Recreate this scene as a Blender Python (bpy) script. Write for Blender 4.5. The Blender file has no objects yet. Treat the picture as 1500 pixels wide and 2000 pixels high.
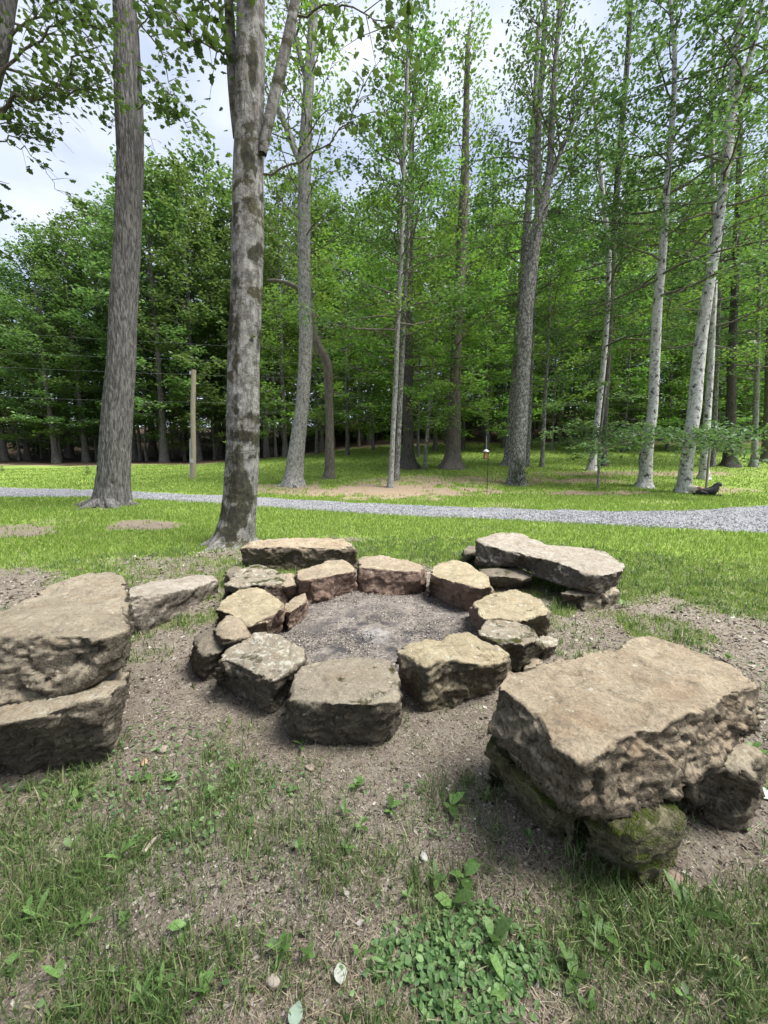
import bpy, bmesh, math, random
import numpy as np
from mathutils import Vector

sc = bpy.context.scene
C = sc.collection
R = math.radians

# ------------------------------------------------------------------ camera, sky, sun, exposure
H = 1.3
PITCH = R(7.5)
cam_d = bpy.data.cameras.new('camera')
cam = bpy.data.objects.new('camera', cam_d)
C.objects.link(cam)
cam.location = (0, 0, H)
cam.rotation_euler = (R(90) - PITCH, 0, 0)
cam_d.sensor_fit = 'VERTICAL'
cam_d.sensor_height = 24
cam_d.lens = 9.0
cam_d.clip_start = 0.05
cam_d.clip_end = 2000
sc.camera = cam

SUN_EL, SUN_AZ = 60, 112          # azimuth measured from +Y towards +X
w = bpy.data.worlds.new('World')
sc.world = w
w.use_nodes = True
nt = w.node_tree
bgn = nt.nodes['Background']
bgn.inputs['Strength'].default_value = 0.066
skyt = nt.nodes.new('ShaderNodeTexSky')
skyt.sky_type = 'NISHITA'
skyt.sun_disc = False
skyt.sun_elevation = R(SUN_EL)
skyt.sun_rotation = R(SUN_AZ)
tc = nt.nodes.new('ShaderNodeTexCoord')
mp = nt.nodes.new('ShaderNodeMapping')
mp.inputs['Scale'].default_value = (1.0, 1.0, 2.2)
mp.inputs['Location'].default_value = (0.3, 0.1, 0.35)
nz = nt.nodes.new('ShaderNodeTexNoise')
nz.inputs['Scale'].default_value = 2.1
nz.inputs['Detail'].default_value = 7
nz.inputs['Roughness'].default_value = 0.52
rp = nt.nodes.new('ShaderNodeValToRGB')
rp.color_ramp.elements[0].position = 0.40
rp.color_ramp.elements[0].color = (0.35, 0.35, 0.35, 1)
rp.color_ramp.elements[1].position = 0.66
rp.color_ramp.elements[1].color = (1, 1, 1, 1)
mx = nt.nodes.new('ShaderNodeMix')
mx.data_type = 'RGBA'
mx.inputs[7].default_value = (4.5, 4.8, 5.5, 1)
nt.links.new(tc.outputs['Generated'], mp.inputs[0])
nt.links.new(mp.outputs[0], nz.inputs['Vector'])
nt.links.new(nz.outputs[0], rp.inputs[0])
nt.links.new(rp.outputs[0], mx.inputs[0])
nt.links.new(skyt.outputs[0], mx.inputs[6])
nt.links.new(mx.outputs[2], bgn.inputs[0])

sd = bpy.data.lights.new('sun', 'SUN')
sd.energy = 3.4
sd.angle = R(28)
sd.color = (1.0, 0.975, 0.93)
sun = bpy.data.objects.new('sun', sd)
C.objects.link(sun)
sun.rotation_euler = (R(90 - SUN_EL), 0, R(180 - SUN_AZ) + math.pi * 0)
sdir = Vector((math.sin(R(SUN_AZ)) * math.cos(R(SUN_EL)), math.cos(R(SUN_AZ)) * math.cos(R(SUN_EL)), math.sin(R(SUN_EL))))
sun.rotation_euler = sdir.to_track_quat('Z', 'Y').to_euler()

vs = sc.view_settings
vs.view_transform = 'Standard'
vs.look = 'None'
vs.exposure = 1.8
vs.gamma = 1.0
vs.use_curve_mapping = False
sc.render.engine = 'CYCLES'
sc.cycles.max_bounces = 7
sc.cycles.diffuse_bounces = 4
sc.cycles.transmission_bounces = 4
sc.cycles.glossy_bounces = 2
sc.cycles.use_denoising = True
sc.cycles.use_adaptive_sampling = True
sc.cycles.adaptive_threshold = 0.02

# ------------------------------------------------------------------ helpers
rng = np.random.default_rng(7)
FPX = 750.0
SP, CP = math.sin(PITCH), math.cos(PITCH)


def ray(px, py):
    r, u = (px - 750) / FPX, (1000 - py) / FPX
    return np.array([r, CP + u * SP, -SP + u * CP])


def gz(x, y):
    """ground height (works on arrays)"""
    x = np.asarray(x, float); y = np.asarray(y, float)
    t = np.maximum(0, y - 13.5)
    s = 0.126 * (np.sqrt(t * t + 9) - 3)
    s = np.minimum(s, 6 + 0.02 * t)
    back = np.maximum(0, y - 47)
    back = 0.13 * (np.sqrt(back * back + 64) - 8)
    back = np.minimum(back, 9 + 0.02 * back)
    f = 0.36 + 0.64 / (1 + np.exp(-np.clip((x + 8) / 4, -40, 40)))
    und = 0.02 * np.sin(x * 1.3 + 0.7) * np.sin(y * 1.1) + 0.03 * np.sin(x * 0.5 + y * 0.37)
    und = und * np.clip((y - 14) / 6, 0, 1) * 1.6
    near = 0.012 * np.sin(x * 2.3 + 1.3 * np.sin(y * 1.7)) * np.sin(y * 2.9 + x) * np.clip((6 - np.hypot(x, y)) / 3, 0, 1)
    return s * f + und + near + back


def gzf(x, y):
    """ground height with the small clods of the worn ground"""
    x = np.asarray(x, float); y = np.asarray(y, float)
    r = np.hypot(x, y)
    q = np.stack([x, y, 0 * x], 1)
    return gz(x, y) + 0.010 * fbm(q * 5, 3, 3) * np.clip((9 - r) / 5, 0, 1) + 0.006 * fbm(q * 18, 2, 31) * np.clip((4 - r) / 3, 0, 1)


def atz(px, py, z):
    v = ray(px, py)
    return np.array([0, 0, H]) + v * ((z - H) / v[2])


def atY(px, py, Y):
    v = ray(px, py)
    return np.array([0, 0, H]) + v * (Y / v[1])


def G(px, py):
    """point where the ray of a pixel meets the ground"""
    v = ray(px, py)
    s, prev = 0.3, 0.3
    while s < 400:
        p = v * s + np.array([0, 0, H])
        if p[2] < gz(p[0], p[1]):
            a, b = prev, s
            for _ in range(30):
                m = (a + b) / 2
                p = v * m + np.array([0, 0, H])
                if p[2] < gz(p[0], p[1]): b = m
                else: a = m
            return v * b + np.array([0, 0, H])
        prev = s
        s *= 1.02
    return v * 60 + np.array([0, 0, H])


def project(x, y, z):
    dz = z - H
    d = y * CP - dz * SP
    u = y * SP + dz * CP
    d = np.where(d < 0.05, 0.05, d)
    return 750 + FPX * x / d, 1000 - FPX * u / d


def _hash(ix, iy, iz, seed):
    h = (ix.astype(np.uint32) * np.uint32(374761393) + iy.astype(np.uint32) * np.uint32(668265263)
         + iz.astype(np.uint32) * np.uint32(2147483647 - 58) + np.uint32((seed * 2654435761) & 0xffffffff))
    h = (h ^ (h >> np.uint32(13))) * np.uint32(1274126177)
    h = h ^ (h >> np.uint32(16))
    h = h * np.uint32(2246822519)
    h = h ^ (h >> np.uint32(15))
    return (h & np.uint32(0xffffff)).astype(np.float64) / 8388607.5 - 1.0


def vnoise(p, seed=0):
    p = np.asarray(p, float)
    i = np.floor(p).astype(np.int64)
    f = p - i
    f = f * f * f * (f * (f * 6 - 15) + 10)
    out = 0
    for dx in (0, 1):
        wx = f[:, 0] if dx else 1 - f[:, 0]
        for dy in (0, 1):
            wy = f[:, 1] if dy else 1 - f[:, 1]
            for dz in (0, 1):
                wz = f[:, 2] if dz else 1 - f[:, 2]
                out = out + wx * wy * wz * _hash(i[:, 0] + dx, i[:, 1] + dy, i[:, 2] + dz, seed)
    return out


def fbm(p, octaves=3, seed=0, gain=0.5):
    out, a = 0, 1.0
    for k in range(octaves):
        out = out + a * vnoise(p * (2.03 ** k) + 17.3 * k, seed + k)
        a *= gain
    return out


def mesh_np(name, verts, faces, attrs=None, smooth=False):
    me = bpy.data.meshes.new(name)
    verts = np.ascontiguousarray(verts, np.float32)
    faces = np.ascontiguousarray(faces, np.int32)
    n, k = faces.shape
    me.vertices.add(len(verts))
    me.vertices.foreach_set('co', verts.ravel())
    me.loops.add(n * k)
    me.loops.foreach_set('vertex_index', faces.ravel())
    me.polygons.add(n)
    me.polygons.foreach_set('loop_start', np.arange(0, n * k, k, dtype=np.int32))
    me.polygons.foreach_set('use_smooth', np.full(n, smooth))
    for a, v in (attrs or {}).items():
        at = me.attributes.new(a, 'FLOAT', 'POINT')
        at.data.foreach_set('value', np.ascontiguousarray(v, np.float32))
    me.update(calc_edges=True)
    me.validate()
    return me


def obj(name, me, mat=None, parent=None, loc=None):
    o = bpy.data.objects.new(name, me)
    C.objects.link(o)
    if mat and me is not None and not me.materials:
        for m in (mat if isinstance(mat, (list, tuple)) else [mat]):
            me.materials.append(m)
    if parent: o.parent = parent
    if loc is not None: o.location = Vector(loc)
    return o


def tag(o, label=None, cat=None, group=None, kind=None):
    if label: o['label'] = label
    if cat: o['category'] = cat
    if group: o['group'] = group
    if kind: o['kind'] = kind
    return o


def thing(name, loc, label, cat, group=None, rz=0):
    o = bpy.data.objects.new(name, None)
    C.objects.link(o)
    o.location = Vector(loc)
    o.rotation_euler.z = rz
    o.empty_display_size = 0.1
    return tag(o, label, cat, group)


# ------------------------------------------------------------------ material helpers
class NT:
    def __init__(s, name):
        s.m = bpy.data.materials.new(name)
        s.m.use_nodes = True
        s.t = s.m.node_tree
        s.t.nodes.clear()
        s.out = s.n('ShaderNodeOutputMaterial')
        s.coord = None

    def n(s, typ, **kw):
        nd = s.t.nodes.new(typ)
        for k, v in kw.items(): setattr(nd, k, v)
        return nd

    def link(s, a, b): s.t.links.new(a, b)

    def setin(s, sock, v):
        if isinstance(v, bpy.types.NodeSocket): s.link(v, sock)
        elif isinstance(v, (tuple, list)) and len(v) == 3 and sock.type == 'RGBA': sock.default_value = (*v, 1)
        else: sock.default_value = v

    def obj(s): return s.n('ShaderNodeTexCoord').outputs['Object']

    def pos(s): return s.n('ShaderNodeNewGeometry').outputs['Position']

    def normal(s): return s.n('ShaderNodeNewGeometry').outputs['Normal']

    def map(s, v, scale=(1, 1, 1), loc=(0, 0, 0)):
        m = s.n('ShaderNodeMapping')
        s.link(v, m.inputs[0])
        m.inputs['Scale'].default_value = scale
        m.inputs['Location'].default_value = loc
        return m.outputs[0]

    def noise(s, v, scale, detail=4, rough=0.55, dist=0.0):
        n = s.n('ShaderNodeTexNoise')
        if v is not None: s.link(v, n.inputs['Vector'])
        n.inputs['Scale'].default_value = scale
        n.inputs['Detail'].default_value = detail
        n.inputs['Roughness'].default_value = rough
        n.inputs['Distortion'].default_value = dist
        return n.outputs[0]

    def voro(s, v, scale, feature='F1', out=0, rand=1.0):
        n = s.n('ShaderNodeTexVoronoi', feature=feature)
        s.link(v, n.inputs['Vector'])
        n.inputs['Scale'].default_value = scale
        n.inputs['Randomness'].default_value = rand
        return n.outputs[out]

    def ramp(s, f, stops, interp='LINEAR'):
        n = s.n('ShaderNodeValToRGB')
        s.setin(n.inputs[0], f)
        cr = n.color_ramp
        cr.interpolation = interp
        while len(cr.elements) < len(stops): cr.elements.new(0.5)
        for e, (p, c) in zip(cr.elements, stops):
            e.position = p
            e.color = (c, c, c, 1) if isinstance(c, (int, float)) else (*c, 1)
        return n.outputs[0]

    def mix(s, f, a, b, blend='MIX'):
        n = s.n('ShaderNodeMix', data_type='RGBA', blend_type=blend)
        s.setin(n.inputs[0], f)
        s.setin(n.inputs[6], a)
        s.setin(n.inputs[7], b)
        return n.outputs[2]

    def math(s, op, a, b=0.0, clamp=False):
        n = s.n('ShaderNodeMath', operation=op, use_clamp=clamp)
        s.setin(n.inputs[0], a)
        s.setin(n.inputs[1], b)
        return n.outputs[0]

    def sep(s, v, i):
        n = s.n('ShaderNodeSeparateXYZ')
        s.link(v, n.inputs[0])
        return n.outputs[i]

    def attr(s, name):
        return s.n('ShaderNodeAttribute', attribute_name=name).outputs['Fac']

    def rnd(s): return s.n('ShaderNodeObjectInfo').outputs['Random']

    def bump(s, h, strength=0.5, dist=0.01, normal=None):
        n = s.n('ShaderNodeBump')
        n.inputs['Strength'].default_value = strength
        n.inputs['Distance'].default_value = dist
        s.link(h, n.inputs['Height'])
        if normal is not None: s.link(normal, n.inputs['Normal'])
        return n.outputs[0]

    def bsdf(s, col, rough=0.9, normal=None, spec=0.25, metal=0.0):
        b = s.n('ShaderNodeBsdfPrincipled')
        s.setin(b.inputs['Base Color'], col)
        s.setin(b.inputs['Roughness'], rough)
        b.inputs['Specular IOR Level'].default_value = spec
        b.inputs['Metallic'].default_value = metal
        if normal is not None: s.link(normal, b.inputs['Normal'])
        return b.outputs[0]

    def done(s, sh):
        s.link(sh, s.out.inputs[0])
        return s.m


def leaf_mat(name, c_lo, c_mid, c_hi, trans=0.45, spread=0.10, rough=0.5):
    t = NT(name)
    r = t.attr('rnd')
    col = t.ramp(r, [(0.0, c_lo), (0.55, c_mid), (1.0, c_hi)])
    hs = t.n('ShaderNodeHueSaturation')
    o = t.rnd()
    t.link(t.math('ADD', t.math('MULTIPLY', o, spread * 0.35), 0.5 - spread * 0.175), hs.inputs['Hue'])
    t.link(t.math('ADD', t.math('MULTIPLY', o, spread * 4), 1 - spread * 2), hs.inputs['Value'])
    t.link(col, hs.inputs['Color'])
    c = hs.outputs[0]
    d = t.bsdf(c, rough, spec=0.3)
    tr = t.n('ShaderNodeBsdfTranslucent')
    t.link(t.mix(0.3, c, (0.15, 0.24, 0.03)), tr.inputs[0])
    m = t.n('ShaderNodeMixShader')
    m.inputs[0].default_value = trans
    t.link(d, m.inputs[1]); t.link(tr.outputs[0], m.inputs[2])
    return t.done(m.outputs[0])


def stone_mat(name, c1, c2, c3, moss=0.0, lichen=0.0, pink=0.0, dark=0.74, mossc=(0.075, 0.085, 0.018), scale=1.0):
    t = NT(name)
    p = t.obj()
    off = t.rnd()
    va = t.n('ShaderNodeVectorMath', operation='ADD')
    cmb = t.n('ShaderNodeCombineXYZ')
    t.link(t.math('MULTIPLY', off, 37.0), cmb.inputs[0]); t.link(t.math('MULTIPLY', off, 91.0), cmb.inputs[1])
    t.link(p, va.inputs[0]); t.link(cmb.outputs[0], va.inputs[1])
    p = va.outputs[0]
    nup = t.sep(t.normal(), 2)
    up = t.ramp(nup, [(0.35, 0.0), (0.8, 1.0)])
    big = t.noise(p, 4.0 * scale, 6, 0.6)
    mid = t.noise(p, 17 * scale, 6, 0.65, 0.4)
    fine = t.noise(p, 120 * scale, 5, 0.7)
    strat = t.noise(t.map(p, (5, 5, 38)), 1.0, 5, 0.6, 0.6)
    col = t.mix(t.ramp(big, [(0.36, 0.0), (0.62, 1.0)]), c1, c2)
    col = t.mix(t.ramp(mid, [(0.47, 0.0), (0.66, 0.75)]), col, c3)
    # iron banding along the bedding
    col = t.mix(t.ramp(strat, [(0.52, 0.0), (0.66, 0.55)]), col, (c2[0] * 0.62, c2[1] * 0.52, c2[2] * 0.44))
    # shade painted into the colour of the side faces, mottled by noise
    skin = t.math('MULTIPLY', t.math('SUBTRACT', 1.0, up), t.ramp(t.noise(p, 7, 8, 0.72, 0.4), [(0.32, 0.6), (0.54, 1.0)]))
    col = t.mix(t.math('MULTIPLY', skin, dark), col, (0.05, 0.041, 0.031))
    blot = t.ramp(t.noise(p, 10, 9, 0.78, 0.3), [(0.53, 0.0), (0.68, 0.55)])
    col = t.mix(blot, col, (0.125, 0.108, 0.085))
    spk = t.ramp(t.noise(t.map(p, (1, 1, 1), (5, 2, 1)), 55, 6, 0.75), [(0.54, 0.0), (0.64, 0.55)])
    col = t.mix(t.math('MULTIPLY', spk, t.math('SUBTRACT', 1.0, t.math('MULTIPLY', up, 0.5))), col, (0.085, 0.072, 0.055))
    col = t.mix(t.ramp(fine, [(0.34, 0.4), (0.5, 0.0)]), col, (0.07, 0.06, 0.05))
    col = t.mix(t.ramp(fine, [(0.58, 0.0), (0.74, 0.4)]), col, (0.58, 0.52, 0.42))
    if pink > 0:
        # faces turned to the fire are reddened by its heat
        sub = t.n('ShaderNodeVectorMath', operation='DISTANCE')
        t.link(t.pos(), sub.inputs[0])
        sub.inputs[1].default_value = (PIT[0], PIT[1], 0.0)
        fr = t.ramp(t.math('MULTIPLY', sub.outputs['Value'], 0.5), [(0.40, 1.0), (0.56, 0.0)])
        fr = t.math('MULTIPLY', t.math('MULTIPLY', fr, t.math('SUBTRACT', 1.0, up)), pink)
        col = t.mix(fr, col, (0.235, 0.15, 0.12))
    if lichen > 0:
        ls = t.ramp(t.noise(p, 24, 5, 0.7), [(0.64 - lichen * 0.16, 0.0), (0.70 - lichen * 0.16, 1.0)])
        col = t.mix(t.math('MULTIPLY', t.math('MULTIPLY', ls, up), 0.62), col, (0.42, 0.42, 0.36))
    h = t.math('ADD', t.math('MULTIPLY', mid, 0.8), t.math('ADD', t.math('MULTIPLY', fine, 0.16), t.math('MULTIPLY', strat, 0.5)))
    crack = t.voro(t.map(p, (4, 4, 9)), 1.0, 'DISTANCE_TO_EDGE')
    ck = t.ramp(crack, [(0.0, 0.0), (0.025, 1.0)])
    ckm = t.ramp(t.noise(p, 5, 3), [(0.5, 0.0), (0.6, 1.0)])
    col = t.mix(t.math('MULTIPLY', t.math('SUBTRACT', 1.0, ck), t.math('MULTIPLY', ckm, 0.0)), col, (0.03, 0.025, 0.02))
    h = t.math('ADD', h, t.math('MULTIPLY', t.math('MULTIPLY', ck, ckm), 0.0))
    if moss > 0:
        ms = t.ramp(t.noise(p, 7, 7, 0.7), [(0.66 - moss * 0.22, 0.0), (0.73 - moss * 0.2, 1.0)])
        up2 = t.ramp(nup, [(-0.1, 0.0), (0.4, 1.0)])
        ms = t.math('MULTIPLY', ms, up2)
        mcol = t.mix(t.noise(p, 60, 3), (mossc[0] * 0.45, mossc[1] * 0.45, mossc[2] * 0.5), (mossc[0] * 1.5, mossc[1] * 1.4, mossc[2]))
        col = t.mix(ms, col, mcol)
        h = t.math('ADD', h, t.math('MULTIPLY', t.math('MULTIPLY', ms, t.noise(p, 150, 2)), 1.4))
    h = t.math('SUBTRACT', h, t.math('MULTIPLY', spk, t.math('SUBTRACT', 0.4, t.math('MULTIPLY', up, 0.3))))
    nrm = t.bump(h, 1.0, 0.02)
    return t.done(t.bsdf(col, 0.94, nrm, 0.15))


def bark_mat(name, c1, c2, c3, kind='ridge', blot=0.3, moss=0.0, pale=(0.42, 0.41, 0.38), scale=1.0):
    t = NT(name)
    p = t.obj()
    ridg = t.noise(t.map(p, (22 * scale, 22 * scale, 4.0 * scale)), 1.0, 5, 0.6, 0.8)
    big = t.noise(t.map(p, (1.6, 1.6, 0.7)), 1.6, 6, 0.62, 0.4)
    fine = t.noise(p, 70, 5, 0.7)
    if kind == 'ridge':
        col = t.mix(t.ramp(ridg, [(0.40, 0.0), (0.60, 1.0)]), c1, c2)
        col = t.mix(t.ramp(fine, [(0.42, 0.0), (0.7, 0.6)]), col, c3)
        col = t.mix(t.ramp(big, [(0.5, 0.0), (0.66, blot)]), col, (c1[0] * 0.8, c1[1] * 0.8, c1[2] * 0.8))
        if name == 'bark_ridged':
            col = t.mix(t.ramp(t.attr('ridge'), [(0.12, 0.85), (0.55, 0.0)]), col, c1)
        h = t.math('ADD', ridg, t.math('MULTIPLY', fine, 0.25))
        nrm = t.bump(h, 0.9, 0.03)
    else:
        # smooth pale bark with dark flaking blotches and cross scars
        col = t.mix(t.ramp(t.noise(p, 9, 5, 0.65), [(0.38, 0.0), (0.62, 1.0)]), c2, pale)
        if name == 'bark_birch':
            bl = t.ramp(t.noise(t.map(p, (3.4, 3.4, 2.6)), 1.5, 9, 0.72, 0.6), [(0.54, 0.0), (0.59, 0.95)])
        else:
            bl = t.ramp(t.noise(t.map(p, (9, 9, 5.0)), 1.5, 8, 0.74, 0.3), [(0.60 - blot * 0.20, 0.0), (0.69 - blot * 0.18, 0.6 if name == 'bark_flaked' else 0.85)])
        col = t.mix(bl, col, c1)
        sc_ = t.ramp(t.noise(t.map(p, (4, 4, 26)), 1.0, 4, 0.6), [(0.60, 0.0), (0.68, 0.75)])
        col = t.mix(sc_, col, c1)
        ver = t.ramp(t.noise(t.map(p, (26, 26, 1.4)), 1.0, 4, 0.6), [(0.54, 0.0), (0.68, 0.6)])
        col = t.mix(ver, col, c3)
        col = t.mix(t.ramp(fine, [(0.36, 0.5), (0.55, 0.0)]), col, c1)
        h = t.math('ADD', t.math('MULTIPLY', ridg, 0.6), t.math('ADD', t.math('MULTIPLY', fine, 0.4), t.math('MULTIPLY', bl, -0.5)))
        nrm = t.bump(h, 0.8, 0.02)
    if moss > 0:
        ms = t.ramp(t.noise(t.map(p, (1.6, 1.6, 2.6)), 1.3, 8, 0.72), [(0.66 - moss * 0.2, 0.0), (0.72 - moss * 0.2, 0.9)])
        col = t.mix(ms, col, t.mix(t.noise(p, 40, 3), (0.02, 0.018, 0.01), (0.065, 0.06, 0.022)))
    col = t.mix(t.ramp(t.noise(p, 31, 4, 0.6), [(0.66, 0.0), (0.72, 0.45)]), col, (0.4, 0.42, 0.37))
    if name == 'bark_flaked':
        ma = t.math('ADD', t.attr('moss'), t.math('MULTIPLY', t.math('SUBTRACT', t.noise(p, 22, 6, 0.75), 0.5), 0.9))
        col = t.mix(t.ramp(ma, [(0.28, 0.0), (0.62, 0.92)]), col, t.mix(t.ramp(t.noise(p, 14, 5, 0.7), [(0.45, 0.0), (0.65, 1.0)]), (0.02, 0.018, 0.014), (0.055, 0.055, 0.026)))
    return t.done(t.bsdf(col, 0.92, nrm, 0.15))


def plain_mat(name, c1, c2, scale=20, rough=0.8, stretch=(1, 1, 1), bump=0.3, dist=0.005, metal=0.0, spec=0.3):
    t = NT(name)
    n = t.noise(t.map(t.obj(), stretch), scale, 5, 0.6)
    return t.done(t.bsdf(t.mix(t.ramp(n, [(0.3, 0.0), (0.7, 1.0)]), c1, c2), rough, t.bump(n, bump, dist), spec, metal))


PIT = G(742, 1222)
PIT[2] = 0


def C1(cx, cy): return (350 + 0.6 * cx, 1000 + 0.6 * cy)


def C2(cx, cy): return (0.3 * cx, 1050 + 0.3 * cy)


def C3(cx, cy): return (900 + 0.4 * cx, 1200 + 0.4 * cy)


# ------------------------------------------------------------------ ground cover masks (in metres on the ground)
DIRT = [  # pixel centre of a worn patch, half width and half height in pixels, strength
    (45, 1160, 130, 45, 1.0), (20, 1038, 90, 12, .9), (275, 1026, 80, 10, 1.0), (120, 1018, 100, 7, .45), (330, 1108, 120, 22, .75),
    (690, 1052, 60, 8, .7), (560, 955, 90, 12, .7), (760, 960, 190, 16, 1.0), (900, 940, 230, 10, .55), (1060, 962, 130, 5, .5), (1150, 940, 90, 6, .5),
    (1180, 963, 110, 5, .9), (1400, 958, 90, 8, .6), (1260, 925, 220, 5, .5), (985, 985, 60, 7, .5), (1290, 980, 60, 5, .5),
    (210, 985, 70, 9, .8), (1400, 1670, 150, 90, 1.0), (1330, 1600, 140, 60, 1.0), (1080, 1600, 90, 110, .9), (740, 1850, 90, 45, .7), (720, 1940, 100, 30, .5), (400, 1800, 70, 30, .5), (1440, 1960, 120, 60, .5), (640, 1480, 300, 45, .5), (330, 1350, 120, 120, .85), (860, 1480, 120, 60, .5), (80, 955, 120, 8, .25), (455, 1082, 60, 16, .8), (380, 1000, 60, 6, .3), (1390, 1225, 190, 20, .3), (1250, 1180, 80, 14, .4),
]


def grass_mask(x, y):
    x = np.asarray(x, float); y = np.asarray(y, float)
    z = gz(x, y)
    px, py = project(x, y, z)
    ok = y > 0.6
    n1 = fbm(np.stack([x * 0.9, y * 0.9, 0 * x], 1), 3, 5)
    n2 = fbm(np.stack([x * 3.0, y * 3.0, 0 * x], 1), 3, 9)
    dp = np.hypot(x - PIT[0], (y - PIT[1]))
    lawn = np.clip((dp - 1.35 - 0.1 * (x > 1.2) + 0.35 * n1) / 0.6, 0, 1)
    lawn *= np.clip((y - 2.6 - 0.16 * (2.0 - x) * (x < 2) + 0.5 * n1) / 0.9, 0, 1)
    # worn, tufty ground round the camera
    nearg = np.clip(0.34 + 0.7 * n1 + 0.8 * n2, 0, 1)
    for (cx, cy, rx, ry) in [(560, 1620, 190, 80), (450, 1540, 120, 40), (830, 1560, 90, 50), (700, 1720, 150, 60), (860, 1760, 90, 60), (300, 1690, 150, 60), (150, 1640, 160, 60), (120, 1800, 170, 90), (470, 1900, 190, 80), (1000, 1640, 90, 60), (1180, 1840, 220, 70), (600, 1500, 90, 25), (240, 1560, 120, 40)]:
        nearg = nearg + 0.45 * np.exp(-((px - cx) / rx) ** 2 - ((py - cy) / ry) ** 2)
    nearg *= np.clip((dp - 1.0) / 0.6, 0, 1)
    nearg = np.where((y < PIT[1] + 0.6) | (x > 1.3), nearg, nearg * 0.6)
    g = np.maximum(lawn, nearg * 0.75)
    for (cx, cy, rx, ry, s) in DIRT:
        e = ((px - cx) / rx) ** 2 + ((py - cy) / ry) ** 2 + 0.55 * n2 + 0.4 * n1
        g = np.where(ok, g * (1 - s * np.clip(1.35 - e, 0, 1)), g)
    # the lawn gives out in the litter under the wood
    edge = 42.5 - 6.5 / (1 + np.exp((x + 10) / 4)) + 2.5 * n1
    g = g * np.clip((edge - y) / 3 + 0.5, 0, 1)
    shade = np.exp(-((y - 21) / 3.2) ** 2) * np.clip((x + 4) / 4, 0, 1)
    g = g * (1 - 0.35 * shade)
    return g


_gz_plain = gz


# ------------------------------------------------------------------ ground sheet
def build_ground():
    a = np.concatenate([np.linspace(-58, 58, 300), np.linspace(62, 298, 50)])
    a = np.radians(a)
    rr = np.concatenate([[0.05], np.geomspace(0.4, 500, 380)])
    A, RR = np.meshgrid(a, rr)
    x, y = (RR * np.sin(A)).ravel(), (RR * np.cos(A)).ravel()
    z = gz(x, y)
    dp = np.hypot(x - PIT[0], y - PIT[1])
    z = gzf(x, y)
    g = grass_mask(x, y)
    na, nr = len(a), len(rr)
    i, j = np.meshgrid(np.arange(nr - 1), np.arange(na), indexing='ij')
    j2 = (j + 1) % na
    f = np.stack([i * na + j, i * na + j2, (i + 1) * na + j2, (i + 1) * na + j], -1).reshape(-1, 4)[:, ::-1]
    t = NT('ground_soil')
    p = t.pos()
    ga = t.attr('grass')
    wood = t.attr('wood')
    n_big = t.noise(p, 1.3, 5, 0.6)
    n_mid = t.noise(p, 11, 6, 0.65)
    n_fin = t.noise(p, 75, 6, 0.7)
    chips = t.voro(t.map(p, (1, 1, 1)), 95, 'F1', 1)
    soil = t.mix(t.ramp(n_big, [(0.35, 0.0), (0.65, 1.0)]), (0.135, 0.118, 0.09), (0.20, 0.176, 0.14))
    soil = t.mix(t.ramp(n_mid, [(0.42, 0.0), (0.62, 0.75)]), soil, (0.135, 0.108, 0.088))
    soil = t.mix(t.ramp(n_fin, [(0.5, 0.0), (0.72, 0.6)]), soil, (0.38, 0.33, 0.285))
    soil = t.mix(t.ramp(t.noise(p, 33, 4, 0.6), [(0.56, 0.0), (0.66, 0.55)]), soil, (0.065, 0.052, 0.042))
    far = t.math('MULTIPLY', t.math('SUBTRACT', t.sep(p, 1), 6.0), 0.2, True)
    soil = t.mix(t.math('MULTIPLY', far, 0.65), soil, t.mix(t.ramp(n_mid, [(0.35, 0.0), (0.65, 1.0)]), (0.20, 0.15, 0.095), (0.33, 0.25, 0.165)))
    grn = t.mix(t.ramp(t.noise(p, 0.8, 5, 0.6), [(0.35, 0.0), (0.65, 1.0)]), (0.13, 0.20, 0.04), (0.18, 0.255, 0.05))
    grn = t.mix(t.ramp(t.noise(p, 9, 6, 0.7), [(0.45, 0.0), (0.7, 0.6)]), grn, (0.16, 0.16, 0.055))
    gm = t.math('ADD', ga, t.math('MULTIPLY', t.math('SUBTRACT', t.noise(p, 5.5, 6, 0.7), 0.5), 0.9))
    gmr = t.ramp(gm, [(0.36, 0.0), (0.62, 1.0)])
    gmr = t.math('MULTIPLY', gmr, t.ramp(t.math('MULTIPLY', t.sep(p, 1), 0.1), [(0.28, 0.18), (0.55, 1.0)]))
    col = t.mix(gmr, soil, grn)
    lit = t.mix(t.ramp(n_mid, [(0.35, 0.0), (0.65, 1.0)]), (0.028, 0.02, 0.013), (0.065, 0.046, 0.03))
    col = t.mix(wood, col, lit)
    h = t.math('ADD', t.math('MULTIPLY', n_mid, 1.0), t.math('ADD', t.math('MULTIPLY', n_fin, 0.5), t.math('MULTIPLY', chips, 0.15)))
    m = t.done(t.bsdf(col, 0.95, t.bump(h, 0.8, 0.02), 0.1))
    n1 = fbm(np.stack([x * 0.4, y * 0.4, 0 * x], 1), 2, 77)
    wd = np.clip((y - (42 - 6.5 / (1 + np.exp((x + 10) / 4))) + 2 * n1) / 3, 0, 1)
    me = mesh_np('ground', np.stack([x, y, z], 1), f, {'grass': g, 'wood': wd}, True)
    o = obj('ground', me, m)
    tag(o, None, None, None, 'structure')


build_ground()

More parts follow.
